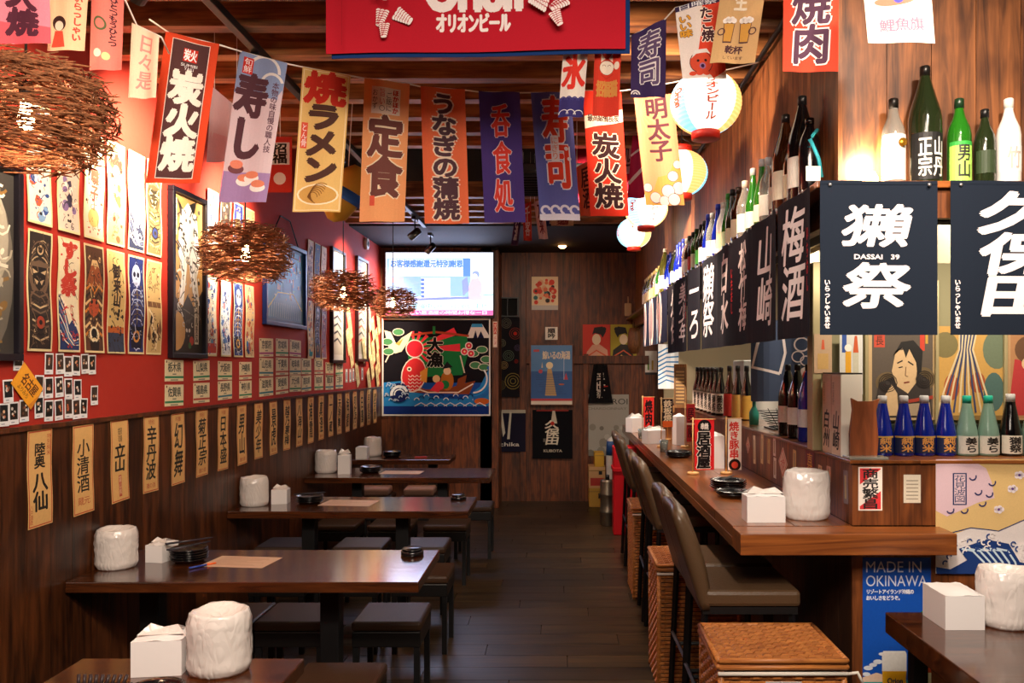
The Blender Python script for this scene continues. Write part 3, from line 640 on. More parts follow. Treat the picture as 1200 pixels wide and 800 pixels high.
MB().tube([(.0355, 0, 0), (.042, 0, 0)], .028, 16).obj('speaker', mat('grey_plastic', '#77756f'), t)

# ------------------------------------------------------------------ bunting
def flag(name_label, TL, TR, BL, Y, art, base, group='printed flags on the white cords', amp=.010, ph=0, back=None, hs=False, nm='banner_flag'):
    a = PX(*TL, Y); b = PX(*TR, Y); c = PX(*BL, Y); w = (Vector((b.x-a.x, 0, b.z-a.z))).length; h = a.z-c.z
    p = Print(w, h, base, back, thick=.0006, e=.00012); art(p); sh = (c.x-a.x)/h
    tilt = math.atan2(b.z-a.z, b.x-a.x)
    me = p.mesh(nm, FLAGM, drape(amp, 1.2, ph), 12, 0)
    for v in me.vertices:
        v.co.x += sh*(h/2-v.co.z); v.co.z += math.tan(tilt)*v.co.x*(.5+v.co.z/h if h else 1)*.999 if True else 0
    o = link(nm, me, None, ((a.x+b.x)/2, Y, (a.z+b.z)/2-h/2))
    if hs:
        m = MB()
        for sx in (-1, 1): m.tube([(sx*w*.42, .004, h/2+math.tan(tilt)*sx*w*.42), (sx*w*.42, .004, 3.40-(a.z+b.z)/2+h/2)], .0018, 5)
        m.obj('string', mat('white_cord', '#e8ddd0', .8), o)
    return tag(o, name_label, 'flag', group)
def f_sumi(p):
    p.rect(.16,.03,.84,.97,'#fff0e0'); p.rect(.175,.035,.825,.965,'#5c3c3c'); p.rect(.38,.83,.62,.92,'#d8382a'); p.text('炭火', .39,.835,.61,.915,'#fff', False, bold=.001); p.latin('SUMIBI', .36,.795,.64,.815,'#fff'); p.latin('YAKI', .42,.77,.58,.79,'#fff')
    p.text('炭火焼', .22, .08, .80, .76, '#fff8ec', bold=.0065)
def f_sushi(p):
    p.rect(0,.72,1,1,'#8f9fc4'); p.ring(.55,.9,.3,.36,'#efe6e0',0,200); p.ring(.75,.82,.2,.26,'#efe6e0',20,240); p.rect(0,0,1,.20,'#a888b8'); p.rect(.1,.86,.3,.97,'#d8382a'); p.text('旬鮮', .12,.865,.28,.965,'#fff')
    p.text('寿し', .04,.28,.70,.86,'#5a3840', bold=.0075); p.text('本物の味自慢の職人技', .78,.34,.92,.84,'#6a4a58', bold=.0005)
    p.disc(.25,.22,.16,'#7a4a50',.1); p.disc(.25,.25,.13,'#e88a70',.09)
    for k in range(3): p.disc(.45+.16*k,.14-.02*k+.04*(k%2),.17,'#f6f0ea',.10); p.disc(.45+.16*k,.165-.02*k+.04*(k%2),.15,'#e48a6c',.08)
def f_ramen(p):
    p.border(.002,'#fff0d0',.006); p.text('焼', .08,.76,.92,.98,'#d8382a', bold=.008); p.text('ラメン', .14,.20,.86,.76,'#5a3c34', bold=.0085); p.rect(.06,.44,.19,.62,'#e8604a'); p.text('とん骨', .07,.45,.18,.61,'#fff')
    p.disc(.5,.12,.44,'#fff0d0',.22); p.disc(.5,.12,.40,'#d8a85c',.19); p.up()
    for k in range(7): p.ring(.4+.03*k,.10+.004*k,.10+.02*k,.115+.02*k,'#8a5c30',10*k,180+10*k,12,0)
def f_teishoku(p):
    p.rect(.18,.76,.80,.95,'#f6e8d8'); p.text('ほかほか', .64,.77,.76,.94,'#d8382a', bold=.001); p.text('ご飯に', .5,.78,.62,.92,'#5a3c34'); p.text('旨い', .36,.82,.48,.94,'#d8382a'); p.text('おかず', .20,.79,.32,.93,'#5a3c34')
    p.ring(.42,.80,.05,.06,'#5a3c34'); p.text('定食', .14,.17,.88,.74,'#7a4a44', bold=.008, halo='#f8e6c8', hb=.0135); p.rect(.22,.11,.33,.18,'#e0604a')
def f_unagi(p): p.text('うなぎの蒲焼', .22,.03,.78,.96,'#5c4048', bold=.0048, halo='#f8e4cc', hb=.0115)
def f_nomi(p): p.text('呑食処', .25,.06,.75,.92,'#e8483a', bold=.003, halo='#f2d8dc', hb=.0065, gap=.12)
def f_nigiri(p):
    p.text('寿司', .24,.24,.86,.96,'#e0442e', bold=.006, halo='#f2e8ec', hb=.012); p.rect(.40,.46,.60,.66,'#f2e8ec'); p.border(.0,'#fff'); p.text('にぎり', .41,.47,.59,.65,'#e8806a'); p.disc(.78,.56,.05,'#f2e8ec'); p.disc(.84,.48,.05,'#f2e8ec')
    for k in range(4): p.ring(.16+.24*k,.08,.07,.13,'#e8e0ec',0,260,12)
    p.rect(0,0,1,.05,'#e8e0ec')
def f_sumi2(p):
    p.poly([(0,.70),(1,.76),(1,.86),(0,.80)],'#f2e4d0'); p.text('最高級備長炭', .08,.755,.9,.815,'#3a2420', False, bold=.0008, slant=0); p.text('炭火焼', .16,.06,.86,.66,'#3a2428', bold=.0048, halo='#f6e4d0', hb=.010)
def f_mentai(p):
    for k in range(9): p.line([(.1,.86),(.1+.5*math.cos(-1.6+.35*k),.86+.2*math.sin(-1.6+.35*k))],.02,'#f0b684', k == 0)
    p.text('明太子', .26,.40,.82,.98,'#5a3440', bold=.003); p.poly([(0,.0),(1,0),(1,.42),(.8,.36),(.7,.28),(.4,.26),(.25,.14),(0,.12)],'#d89a52'); p.up()
    for u, v, r in [(.78,.26,.14),(.9,.15,.17),(.62,.13,.17),(.92,.36,.11),(.28,.07,.15),(.5,.04,.14),(.1,.16,.12),(.75,.05,.16)]: p.disc(u,v,r,'#5a4450'); p.disc(u,v,r*.92,'#d8c8c4')
def f_sushi2(p):
    p.text('寿司', .22,.16,.84,.92,'#6a5478', bold=.0025, halo='#f4ecec', hb=.0065); p.ring(.14,.05,.10,.14,'#f4ecec',0,180,12); p.ring(.14,.05,.03,.07,'#f4ecec',0,180,12)
def f_tako(p):
    p.poly([(.62,1),(1,1),(1,.1),(.7,0),(.36,.25),(.52,.60)],'#e04a32'); p.rect(0,.93,1,1,'#3e3050'); p.text('日曜祭', .05,.93,.95,1,'#fff', False); p.text('いい味', .05,.55,.32,.86,'#e8a83a', bold=.0015, halo='#5a3c3c', hb=.003); p.text('たこ焼', .52,.46,.82,.90,'#4a2c34', bold=.0018, halo='#fff0e0', hb=.0045)
    p.disc(.45,.20,.26,'#5a2c2c'); p.disc(.45,.20,.245,'#e0543a'); p.poly([(.24,.26),(.32,.36),(.6,.37),(.68,.30),(.6,.32),(.35,.31)],'#f0ece8'); p.disc(.38,.22,.03,'#3a2020'); p.disc(.55,.22,.03,'#3a2020'); p.disc(.47,.15,.07,'#a878a8'); p.disc(.47,.15,.04,'#3a2040')
    for k in range(4): p.disc(.24+.15*k,.06,.08,'#e0543a',.05)
def f_beer(p):
    for cx, s in ((.30, 1), (.68, -1)):
        p.poly([(cx-.13,.56),(cx+.13,.56),(cx+.10,.28),(cx-.10,.28)],'#5a3c40'); p.poly([(cx-.115,.55),(cx+.115,.55),(cx+.085,.30),(cx-.085,.30)],'#d8a04c'); p.ring(cx-s*.16,.44,.06,.085,'#5a3c40'); p.up()
        for k in range(5): p.disc(cx-.1+.05*k,.59+.02*(k % 2),.06,'#f6f0ea',up=0)
    p.text('乾杯', .28,.13,.68,.24,'#5a3c40', False, bold=.001); p.text('しています', .24,.05,.72,.10,'#5a3c40', False); p.text('生', .35,.72,.65,.98,'#efe2cc', bold=.002)
def f_yakiniku(p): p.text('焼肉', .18,.08,.84,.92,'#5a3c50', bold=.004, halo='#f8ece4', hb=.009, slant=.05)
def f_koi(p): p.text('鯉魚旗', .2,.16,.85,.34,'#8a6a80', False, bold=.0008); p.disc(.45,.6,.3,'#b8705c',.08); p.disc(.5,.63,.08,'#4a4ab0')
def f_ice(p):
    p.rect(0,0,1,.3,'#3c3470'); p.text('氷', .06,.42,.94,.96,'#e03c30', bold=.0045); p.up()
    for k in range(4): p.ring(.14+.24*k,.28,.06,.11,'#4a4684',-30,220,10,0)
    for k in range(3): p.ring(.2+.3*k,.04,.17,.20,'#efe6e4',0,180,10,k == 0)
def f_cat(p):
    p.disc(.48,.72,.28,'#8a3a2a'); p.disc(.48,.72,.265,'#f4e4d0'); p.poly([(.26,.80),(.26,.93),(.42,.85)],'#f4e4d0'); p.poly([(.55,.86),(.70,.94),(.70,.80)],'#f4e4d0'); p.ring(.38,.74,.05,.065,'#8a3a2a',0,180,8); p.ring(.58,.74,.05,.065,'#8a3a2a',0,180,8)
    p.line([(.25,.62),(.48,.56),(.72,.62)],.05,'#c83a2a'); p.disc(.85,.74,.1,'#f4e4d0',.15); p.text('招福猫', .12,.28,.9,.52,'#d8944c', False, bold=.002)
def f_txt(t, col, col2=None, b=.002):
    def f(p):
        if col2: p.rect(0,0,1,.3,col2)
        p.text(t, .25,.12,.8,.92,col, bold=b, slant=.08)
    return f
FL = [
 ('large red banner with a brown panel lettered 炭火焼', (195,37),(257,52),(172,207),2.75,f_sumi,'#e2512f'),
 ('pale lilac banner lettered 寿し with sushi drawn at the foot', (283,60),(336,74),(258,230),3.0,f_sushi,'#dcc6cc'),
 ('golden banner with red and brown lettering above a noodle bowl', (355,78),(410,88),(343,243),3.15,f_ramen,'#ecc67c'),
 ('peach banner lettered 定食 beneath a small white square', (427,91),(480,98),(421,256),3.3,f_teishoku,'#f2ac74'),
 ('bright orange banner lettered うなぎの蒲焼', (493,101),(545,105),(498,260),3.4,f_unagi,'#f07a50'),
 ('deep violet banner with red lettering 呑食処', (561,107),(609,108),(568,260),3.5,f_nomi,'#503c82'),
 ('slate blue banner with red lettering 寿司 above white waves', (622,108),(669,108),(633,258),3.6,f_nigiri,'#6466aa'),
 ('red banner with a white slanted band and dark lettering 炭火焼', (683,106),(728,108),(692,252),3.72,f_sumi2,'#dc3a28'),
 ('orange banner lettered 明太子 over golden clouds', (743,115),(788,110),(757,243),3.6,f_mentai,'#e29a72'),
 ('short purple flag lettered 寿司 overlapping the orange banner', (742,40),(779,22),(741,123),2.9,f_sushi2,'#41305e'),
 ('white and red flag with a smiling octopus', (792,8),(842,-5),(801,98),2.7,f_tako,'#f0e4dc'),
 ('tan flag with two clinking beer mugs', (845,-8),(897,-14),(832,77),2.6,f_beer,'#d2ac78'),
 ('red flag lettered 焼肉 against the plank bulkhead', (918,-24),(983,-28),(917,86),2.4,f_yakiniku,'#dc4a34'),
 ('off-white flag with a faint fish, highest on the bulkhead', (1011,-26),(1089,-40),(1018,57),2.2,f_koi,'#e9ded4'),
 ('small white and navy flag with the red character 氷', (660,62),(689,60),(654,138),2.79,f_ice,'#ece2d8'),
 ('small red flag with a beckoning white cat', (697,58),(728,56),(694,137),2.79,f_cat,'#d8402e'),
 ('pink flag with dark lettering cut by the top edge', (-8,-40),(55,-14),(-6,38),2.15,f_txt('大焼','#5a2c3c','#e0606c',.005),'#e8889a'),
 ('peach flag with red script and a seated doll', (60,-20),(101,-6),(56,52),2.25,lambda p: (p.text('いらっしゃい',.66,.15,.88,.95,'#c8483c',bold=.001), p.disc(.3,.42,.2,'#3a2420'), p.disc(.3,.38,.13,'#f4dcc4'), p.poly([(.1,.05),(.5,.05),(.42,.3),(.18,.3)],'#c8503c')),'#f0c8a0'),
 ('coral flag with dark script and two small figures', (110,-22),(143,-2),(107,72),2.35,lambda p: (p.text('ひとつもうひとつ',.55,.3,.8,.95,'#4a2c34',bold=.001), p.ring(.3,.55,.14,.2,'#5a6a48'), p.disc(.25,.2,.12,'#f0e8d0'), p.disc(.5,.17,.12,'#f0e0a0')),'#ec8478'),
 ('pale peach flag with faint pink script beside the red wall', (157,28),(186,42),(153,108),2.5,f_txt('日々是','#e89a90',None,.001),'#f6d8bc'),
 ('blank pinkish flag half behind the large red banner', (252,104),(276,124),(246,180),3.5,lambda p: p.rect(0,0,1,.4,'#f0c0c8'),'#f2d8dc'),
]
for i, (lb, a, b, c, Y, art, base) in enumerate(FL): flag(lb, a, b, c, Y, art, base, ph=i*1.7, amp=.006 if Y > 2.4 else .004, hs=(i == 20 or i in (14, 15)))
cm = mat('white_cord', '#e8ddd0', .8)
def cord(label, pts, r=.003):
    return tag(MB().tube([Vector(p)+Vector((0, .017, 0)) for p in pts], r, 6).obj('cord', cm), label, 'cord')
c1 = [PX(172,20,2.66)] + [PX(x, y-1, Y) for (x, y, Y) in [(195,37,2.75),(257,52,2.75),(283,60,3.0),(336,74,3.0),(355,78,3.15),(410,88,3.15),(427,91,3.3),(480,98,3.3),(493,101,3.4),(545,105,3.4),(561,107,3.5),(609,108,3.5),(622,108,3.6),(669,108,3.6),(683,106,3.72),(728,106,3.72),(743,104,3.6),(790,96,3.6)]] + [Vector((.90, 3.6, 3.02))]
cord('long white cord of banners strung across the room', c1)
cord('white cord carrying the purple, octopus and beer mug flags', [PX(733,45,2.9)+Vector((-.03,0,0)), PX(742,39,2.9), PX(779,21,2.9), PX(792,7,2.7), PX(842,-6,2.7), PX(845,-9,2.6), PX(897,-15,2.6), PX(918,-25,2.4), PX(983,-29,2.4), PX(1011,-27,2.2), PX(1089,-41,2.2)])
cord('white cord of small flags along the red wall', [PX(-8,-41,2.15), PX(55,-15,2.15), PX(60,-21,2.25), PX(101,-7,2.25), PX(110,-23,2.35), PX(143,-3,2.35), PX(157,27,2.5), PX(186,41,2.5), PX(195,60,2.62)])
# the red hop-emblem curtain under the slats
Yn = 2.74; a, b = PX(382, 0, Yn).x, PX(733, 0, Yn).x; zb = 2.725; w, h = b-a, 3.045-zb
p = Print(w, h, '#b71c2c', e=.0002, thick=.002)
def vv(py): return (CAMZ-(py-429)/940*Yn-zb)/h
def uu(px): return (px-382)/351
# big rounded wordmark, its top hidden by the frame edge in the photo
p.latin('Orion', uu(501), vv(11), uu(610), vv(-30), '#f4e8e4', bold=.010)
p.text('オリオンビール', uu(511), vv(38), uu(598), vv(15), '#f4e8e4', False, bold=.0032)
def hop(cx, cy, s, rot, leaf):
    for k in range(7):
        for j in range(3):
            du, dv = (j-1)*s*(.40-.05*k), -k*s*.24; x = du*math.cos(rot)-dv*math.sin(rot); y_ = du*math.sin(rot)+dv*math.cos(rot)
            p.disc(uu(cx+x), vv(cy-y_), s*.30/351, '#b71c2c', s*.2/351, 10, True, rot); p.disc(uu(cx+x), vv(cy-y_+.6), s*.26/351, '#f4e8e4', s*.17/351, 10, True, rot)
hop(449, 12, 12, -.2, 1); hop(466, 16, 13, 1.0, 1); hop(452, 30, 10, 0, 1); hop(662, 4, 13, -.9, 1); hop(640, 12, 13, -1.9, 1); hop(650, 22, 11, .4, 1)
p.line([(uu(440),vv(-30)),(uu(446),vv(5))],.012,'#f4e8e4'); p.line([(uu(456),vv(-30)),(uu(455),vv(8))],.012,'#f4e8e4'); p.rect(uu(405),.02,uu(406),.98,'#a31826')
t = thing('shop_curtain', 'red cloth with white lettering and hop cones under the ceiling slats', 'curtain', ((a+b)/2, Yn, (3.045+zb)/2))
me = p.mesh('red_cloth', CLOTH, drape(.006, 1.5), 14, 0)
for v in me.vertices: v.co.z += .012*(v.co.x/w)*(1-(v.co.z/h+.5))*1.5
link('red_cloth', me, t)
p = Print(w, h+.004, '#16346a', thick=.002); me = p.mesh('navy_backing', CLOTH, drape(.006, 1.5), 14, 0)
for v in me.vertices: v.co.z += .012*(v.co.x/w)*(1-(v.co.z/h+.5))*1.5
link('navy_backing', me, t, (.016, .012, -.010))
MB().tube([(-w/2-.03, .02, h/2-.01), (w/2+.03, .02, h/2-.01)], .010, 8).obj('rod', M_slat, t)
# cloths hanging further back
flag('large crimson cloth hung far behind the red banner', (669,152),(766,150),(669,238),5.6,lambda p: (p.line([(0,.3),(1,.55)],.03,'#e8c8b0'), p.line([(.3,.2),(.9,.1)],.05,'#d8a0a8')),'#a81c34',amp=.03,hs=True)
flag('pink and grey flag hanging in front of the crimson cloth', (722,148),(742,138),(722,208),5.2,f_txt('酒処','#5a3a40'),'#c8a0a4',amp=.01,hs=True)
flag('small orange flag lettered 居酒 tilted beside the red banner', (676,196),(692,186),(682,258),4.6,f_txt('居酒','#5a3030'),'#e87a5c',amp=.008,hs=True)
flag('magenta flag with white stripes behind the orange cloud banner', (742,150),(762,150),(735,232),5.0,lambda p: (p.line([(0,.2),(1,.5)],.2,'#f0e0e4'), p.line([(0,.6),(1,.8)],.12,'#f0e0e4')),'#b82c58',amp=.01,hs=True)
for i, (a, b, c, tx, col, t2) in enumerate([((605,243),(613,240),(599,289),'大漁','#5a3a5c','violet'),((613,240),(622,236),(614,284),'千客','#d85040','red'),((626,237),(636,233),(632,282),'万来','#e8c8c0','pale'),((632,238),(645,232),(630,268),'祭り','#2c2c54','navy'),((646,256),(672,253),(646,266),'居酒屋','#d8b088','tan')]):
    flag('tiny %s flag of the far bunting, lettered %s' % (t2, tx), a, b, c, 6.5+.05*i, f_txt(tx, '#f0e0d8' if i in (0, 1, 3) else '#8a3a3c'), col, 'tiny flags of the far bunting', amp=.01, hs=True)
# carp streamer and snack packet
t = thing('carp_streamer', 'yellow and blue carp streamer half behind the peach banner', 'streamer', PX(404, 228, 4.4))
m = MB(); m.lathe([(.02,-.16),(.07,-.12),(.10,0),(.09,.10),(.03,.17)], 16); o = m.obj('body', mat('streamer_yellow', '#e0b040', .8), t); o.rotation_euler = (0, .5, 0)
MB().lathe([(.102,-.03),(.104,0),(.1,.03)], 16).obj('blue_band', mat('streamer_blue', '#2c64c0', .8), t).rotation_euler = (0, .5, 0)
MB().tube([(.02, 0, .14), (.06, 0, 3.40-PX(404, 228, 4.4).z)], .003, 5).obj('string', cm, t)
p = Print(.12,.27,'#c8382c'); p.rect(.1,.5,.9,.9,'#e8e0d8'); p.disc(.5,.25,.25,'#efe4da'); p.text('招福', .2,.52,.8,.88,'#2c2420', bold=.002)
t = p.put('paper_charm', FLAGM, PX(328,193,3.9), 0, 'small red and white paper charm hanging between two banners', 'charm', warp=curl(.006), cv=4); MB().tube([(0,.003,.13),(0,.003,3.40-PX(328,193,3.9).z)], .0018, 5).obj('string', cm, t)
# ------------------------------------------------------------------ left tables
def table(name, label, X0, X1, Y0, Y1, posts, z=.75):
    cy = (Y0+Y1)/2; t = thing(name, label, 'table', ((X0+X1)/2, cy, 0), 0, 'dark dining tables along the poster wall'); w, d = (X1-X0)/2, (Y1-Y0)/2
    MB().box(-w, -d, z-.045, w, d, z).obj('tabletop', M_table, t, bevel=.004)
    for px in posts:
        x = px-(X0+X1)/2
        MB().box(x-.042, -.042, .03, x+.042, .042, z-.056).obj('post_leg', M_black, t, bevel=.003)
        MB().box(x-.06, -.06, 0, x+.06, .06, .029).obj('foot_plate', M_black, t, bevel=.004)
        MB().box(x-.05, -d+.1, z-.055, x+.05, d-.1, z-.0455).obj('bracket', M_black, t)
    return t
table('dining_table', 'small dark table at the very front, mostly cut off by the frame', -1.47, -.785, 1.90, 2.474, [-1.15])
table('dining_table', 'long dark table reflecting light, second from the entrance, with round coaster at its end', XL+.02, -.585, 3.344, 3.935, [-1.03, -1.84])
table('dining_table', 'long dark table, third from the entrance, above black cushioned stools', XL+.02, -.565, 4.976, 5.53, [-1.02, -1.63])
table('dining_table', 'long dark table, fourth from the entrance', XL+.02, -.56, 6.48, 7.10, [-.98, -1.7])
table('dining_table', 'shorter dark table nearest the television wall', XL+.02, -1.05, 7.72, 8.20, [-1.25, -1.8])
M_leath = mat('brown_black_leather', '#3a2618', .45, spec=.35, bump=.35, bscale=220)
def make_stool():
    t = thing('cushioned_stool', '', 'stool', (0, 0, 0)); s = .165
    MB().box(-s, -s, .405, s, s, .45).obj('seat', M_leath, t, bevel=.014)
    MB().box(-s+.004, -s+.004, .33, s-.004, s-.004, .404).obj('apron', mat('stool_side', '#0d0b0b', .4, bump=.2, bscale=200), t, bevel=.005)
    for sx in (-1, 1):
        for sy in (-1, 1): MB().box(sx*(s-.035), sy*(s-.035), 0, sx*(s-.008), sy*(s-.008), .329).obj('leg', M_black, t)
    return t
proto = None
rows = [('on the entrance side of the second table', 3.10, [-.86]), ('on the far side of the second table', 3.925, [-.812, -1.27, -1.60]), ('on the entrance side of the third table', 4.75, [-.80, -1.2, -1.62]),
        ('on the far side of the third table', 5.48, [-.92, -1.34, -1.86]), ('on the entrance side of the fourth table', 6.20, [-.86, -1.28, -1.70]), ('on the far side of the fourth table', 7.02, [-.74, -1.17, -1.52]), ('by the table nearest the television', 7.52, [-1.3, -1.72])]
for desc, Y, xs in rows:
    for i, x in enumerate(xs):
        lb = 'black square cushioned stool %s, %s from the aisle' % (desc, ordw(i))
        if proto is None: proto = make_stool(); proto.location = (x, Y, 0); proto['label'] = lb; proto['group'] = 'black cushioned stools at the tables'
        else: dup(proto, (x, Y, 0), 0, lb, 'black cushioned stools at the tables')
# ------------------------------------------------------------------ table goods
M_bag = mat('crinkled_plastic', '#ddd6d2', .22, spec=.7)
nt = M_bag.node_tree; tc = nt.nodes.new('ShaderNodeTexCoord'); n0 = nt.nodes.new('ShaderNodeTexNoise'); n0.inputs['Scale'].default_value = 14; n0.inputs['Detail'].default_value = 2
vo = nt.nodes.new('ShaderNodeTexVoronoi'); vo.feature = 'DISTANCE_TO_EDGE'; vo.inputs['Scale'].default_value = 16; mx = nt.nodes.new('ShaderNodeMixRGB'); mx.inputs[0].default_value = .35
mp = nt.nodes.new('ShaderNodeMapping'); mp.inputs['Scale'].default_value = (1, 1, .45); nt.links.new(tc.outputs['Object'], mp.inputs[0])
nt.links.new(mp.outputs[0], n0.inputs['Vector']); nt.links.new(mp.outputs[0], mx.inputs[1]); nt.links.new(n0.outputs['Color'], mx.inputs[2]); nt.links.new(mx.outputs[0], vo.inputs['Vector'])
bp = nt.nodes.new('ShaderNodeBump'); bp.inputs['Strength'].default_value = .55; bp.inputs['Distance'].default_value = .008; nt.links.new(vo.outputs['Distance'], bp.inputs['Height']); nt.links.new(bp.outputs[0], nt.nodes['Principled BSDF'].inputs['Normal'])
M_tissue = mat('white_paper', '#e9e6e6', .65, bump=.15, bscale=25)
def bag_mesh(seed, r=.075, h=.15):
    nn, k = 56, 22; vs = []; fs = []; rr = random.Random(seed); o = Vector((seed*3.1, seed*1.7, 0))
    for i in range(k+1):
        t = i/k
        for j in range(nn):
            a = 2*math.pi*j/nn; q = Vector((math.cos(a), math.sin(a), t*2))
            n1 = noise.noise(q*1.8+o); n2 = abs(noise.noise(q*4.5+o*2)); n3 = abs(noise.noise(Vector((a*3.0, t*5, seed))))
            R0 = r*(1+.03*n1)+.003*n2+.003*n3
            if t < .12: R0 *= .90+.10*(t/.12)
            if t > .84: R0 *= 1-.10*(t-.84)/.16
            vs.append((R0*math.cos(a), R0*math.sin(a), h*t+(.006*n1+.004*math.sin(a*3+seed) if t > .8 else 0)))
    for t, f in ((1.0, .86), (.97, .78), (.90, .55), (.86, .30), (.85, .02)):
        for j in range(nn):
            a = 2*math.pi*j/nn; n1 = noise.noise(Vector((math.cos(a)*2, math.sin(a)*2, t*9+seed)))
            vs.append((r*f*(1+.06*n1)*math.cos(a), r*f*(1+.06*n1)*math.sin(a), h*t+.004*n1))
    K = len(vs)//nn
    for i in range(K-1):
        for j in range(nn): fs.append((i*nn+j, i*nn+(j+1) % nn, (i+1)*nn+(j+1) % nn, (i+1)*nn+j))
    fs.append(tuple(range(nn))[::-1])
    m = MB(); m.add(vs, fs, 0, True); return m.mesh('crinkled_bag', M_bag)
bags = [bag_mesh(s) for s in (1, 2, 3)]
def roll(x, y, z, s, k, label, rz=0):
    t = thing('tissue_roll', label, 'tissue roll', (x, y, z), rz, 'bagged tissue rolls'); o = link('plastic_bag', bags[k], t); o.scale = s
    return t
def pack(x, y, z, w, d, h, label, rz=0, flap=True):
    t = thing('napkin_pack', label, 'napkins', (x, y, z), rz, 'packs of white napkins')
    m = MB(); n = 8; vs = []
    for i in range(n+1):
        for j in range(n+1):
            u, v = i/n, j/n; e = math.sin(u*math.pi)*math.sin(v*math.pi); vs.append(((u-.5)*w, (v-.5)*d, h*(.93+.10*e)+.006*noise.noise(Vector((u*5, v*5, w*90+x)))))
    m.box(-w/2, -d/2, 0, w/2, d/2, h*.93); m.f.pop(1); m.mi.pop(); m.sm.pop()
    m.add(vs, [(i*(n+1)+j, (i+1)*(n+1)+j, (i+1)*(n+1)+j+1, i*(n+1)+j+1) for i in range(n) for j in range(n)], 0, True)
    m.obj('paper_stack', M_tissue, t)
    if flap:
        MB().add([(-w*.48,-d*.2,h*1.0),(w*.5,-d*.25,h*1.02),(w*.30,-d*.05,h*1.22),(0,0,h*1.14),(-w*.25,-d*.02,h*1.26),(-w*.5,d*.25,h*1.0),(w*.48,d*.25,h*1.0)],
                 [(0,3,4),(0,1,3),(1,2,3),(4,3,5),(3,6,5),(2,6,3)]).obj('wrapper_flap', M_bag, t)
    return t
M_blackd = mat('black_lacquer', '#0a0b0f', .22, spec=.6, coat=.3)
plate_me = MB().lathe([(.0,.006),(.05,.006),(.066,.016),(.074,.022),(.076,.020),(.068,.012),(.052,.0),(.0,.0)], 28).mesh('small_plate', M_blackd)
def plates(x, y, z, n, where, grp, s=1):
    for i in range(n):
        o = link('small_plate', plate_me, None, (x+R.uniform(-.002,.002), y, z+.0001+i*.0108)); o.scale = (s, s, 1)
        tag(o, '%s black plate up in the stack %s' % (ordw(i), where), 'plate', grp)
    return z+n*.0108
def sticks(x, y, z, label, cols=('#101014', '#2a2a34', '#1c2c58'), L=.20, rz=0):
    t = thing('chopstick_pair', label, 'chopsticks', (x, y, z), rz)
    for i in (-1, 1): MB().tube([(-L/2, i*.008, .004), (L/2, i*.005, .010)], [.0035, .002], 6).obj('chopstick', mat('stick%s' % cols[1], cols[1], .35), t)
    return t
TZ = .7505
# second table
roll(-1.985, 3.60, TZ, (1.15, 1.12, 1.16), 0, 'bagged tissue roll on the second table beside the wall')
pack(-1.845, 3.73, TZ, .085, .12, .085, 'small napkin pack beside the bagged roll on the second table', -.15)
zz = plates(-1.705, 3.70, TZ, 5, 'on the second table', 'stack of black plates on the second table', 1.1)
sticks(-1.70, 3.69, zz+.014, 'dark chopsticks lying on the plate stack of the second table', rz=.9); sticks(-1.715, 3.72, zz+.030, 'second pair of dark chopsticks lying across the same plates', rz=.6)
pen = thing('ballpoint_pen', 'blue and orange pen lying by the plates on the second table', 'pen', (-1.60, 3.60, TZ+.006), .9)
MB().tube([(-.06,0,0),(.02,0,0)], .0045, 8).obj('barrel', mat('pen_blue', '#22409c', .4), pen); MB().tube([(.02,0,0),(.06,0,0),(.066,0,0)], [.0045,.0045,.001], 8).obj('grip', mat('pen_orange', '#e8641e', .4), pen)
def menu_sheet(x, y, w, d, rz, label, z=TZ):
    p = Print(w, d, '#cfae94', thick=.0008); p.up()
    for k in range(9): p.rect(.08,.9-.09*k,.08+R.uniform(.3,.8),.92-.09*k,'#a2785e',0)
    me = p.mesh('order_sheet', PAPER); me.transform(Matrix.Rotation(-math.pi/2, 4, 'X')); o = link('order_sheet', me, None, (x, y, z+.001), rz); return tag(o, label, 'paper', 'tan order sheets')
menu_sheet(-1.46, 3.69, .30, .20, -.12, 'tan order sheet on the second table beside the pen')
def coaster(x, y, label):
    t = thing('round_dish', label, 'dish', (x, y, TZ)); MB().lathe([(.0,0),(.052,0),(.054,.006),(.054,.018),(.05,.022),(.0,.022)], 28).obj('base', M_blackd, t); MB().lathe([(.0,.0225),(.047,.0225),(.049,.03),(.044,.034),(.0,.034)], 28).obj('lid', M_blackd, t)
coaster(-.70, 3.83, 'round black dish at the aisle end of the second table'); coaster(-.68, 5.43, 'round black dish at the aisle end of the third table')
# front table
roll(-1.005, 2.375, TZ, (1.20, 1.14, 1.20), 1, 'large bagged tissue roll on the frontmost table')
pack(-1.175, 2.385, TZ, .14, .12, .11, 'white napkin pack beside the large bagged roll, frontmost table', .12)
t = thing('chopstick_fan', 'row of dark chopsticks standing at the front edge of the frontmost table', 'chopsticks', (-1.24, 2.17, TZ))
MB().box(-.075,-.03,0,.075,.03,.035).obj('holder', M_blackd, t, bevel=.004)
for i in range(9): MB().tube([(-.06+.015*i,0,.036),(-.066+.0165*i,.012,.062)], .0045, 6).obj('chopstick', mat('stick_dark', '#352a2c', .4), t)
plates(-1.08, 2.14, TZ, 3, 'on the frontmost table', 'stack of black plates on the frontmost table')
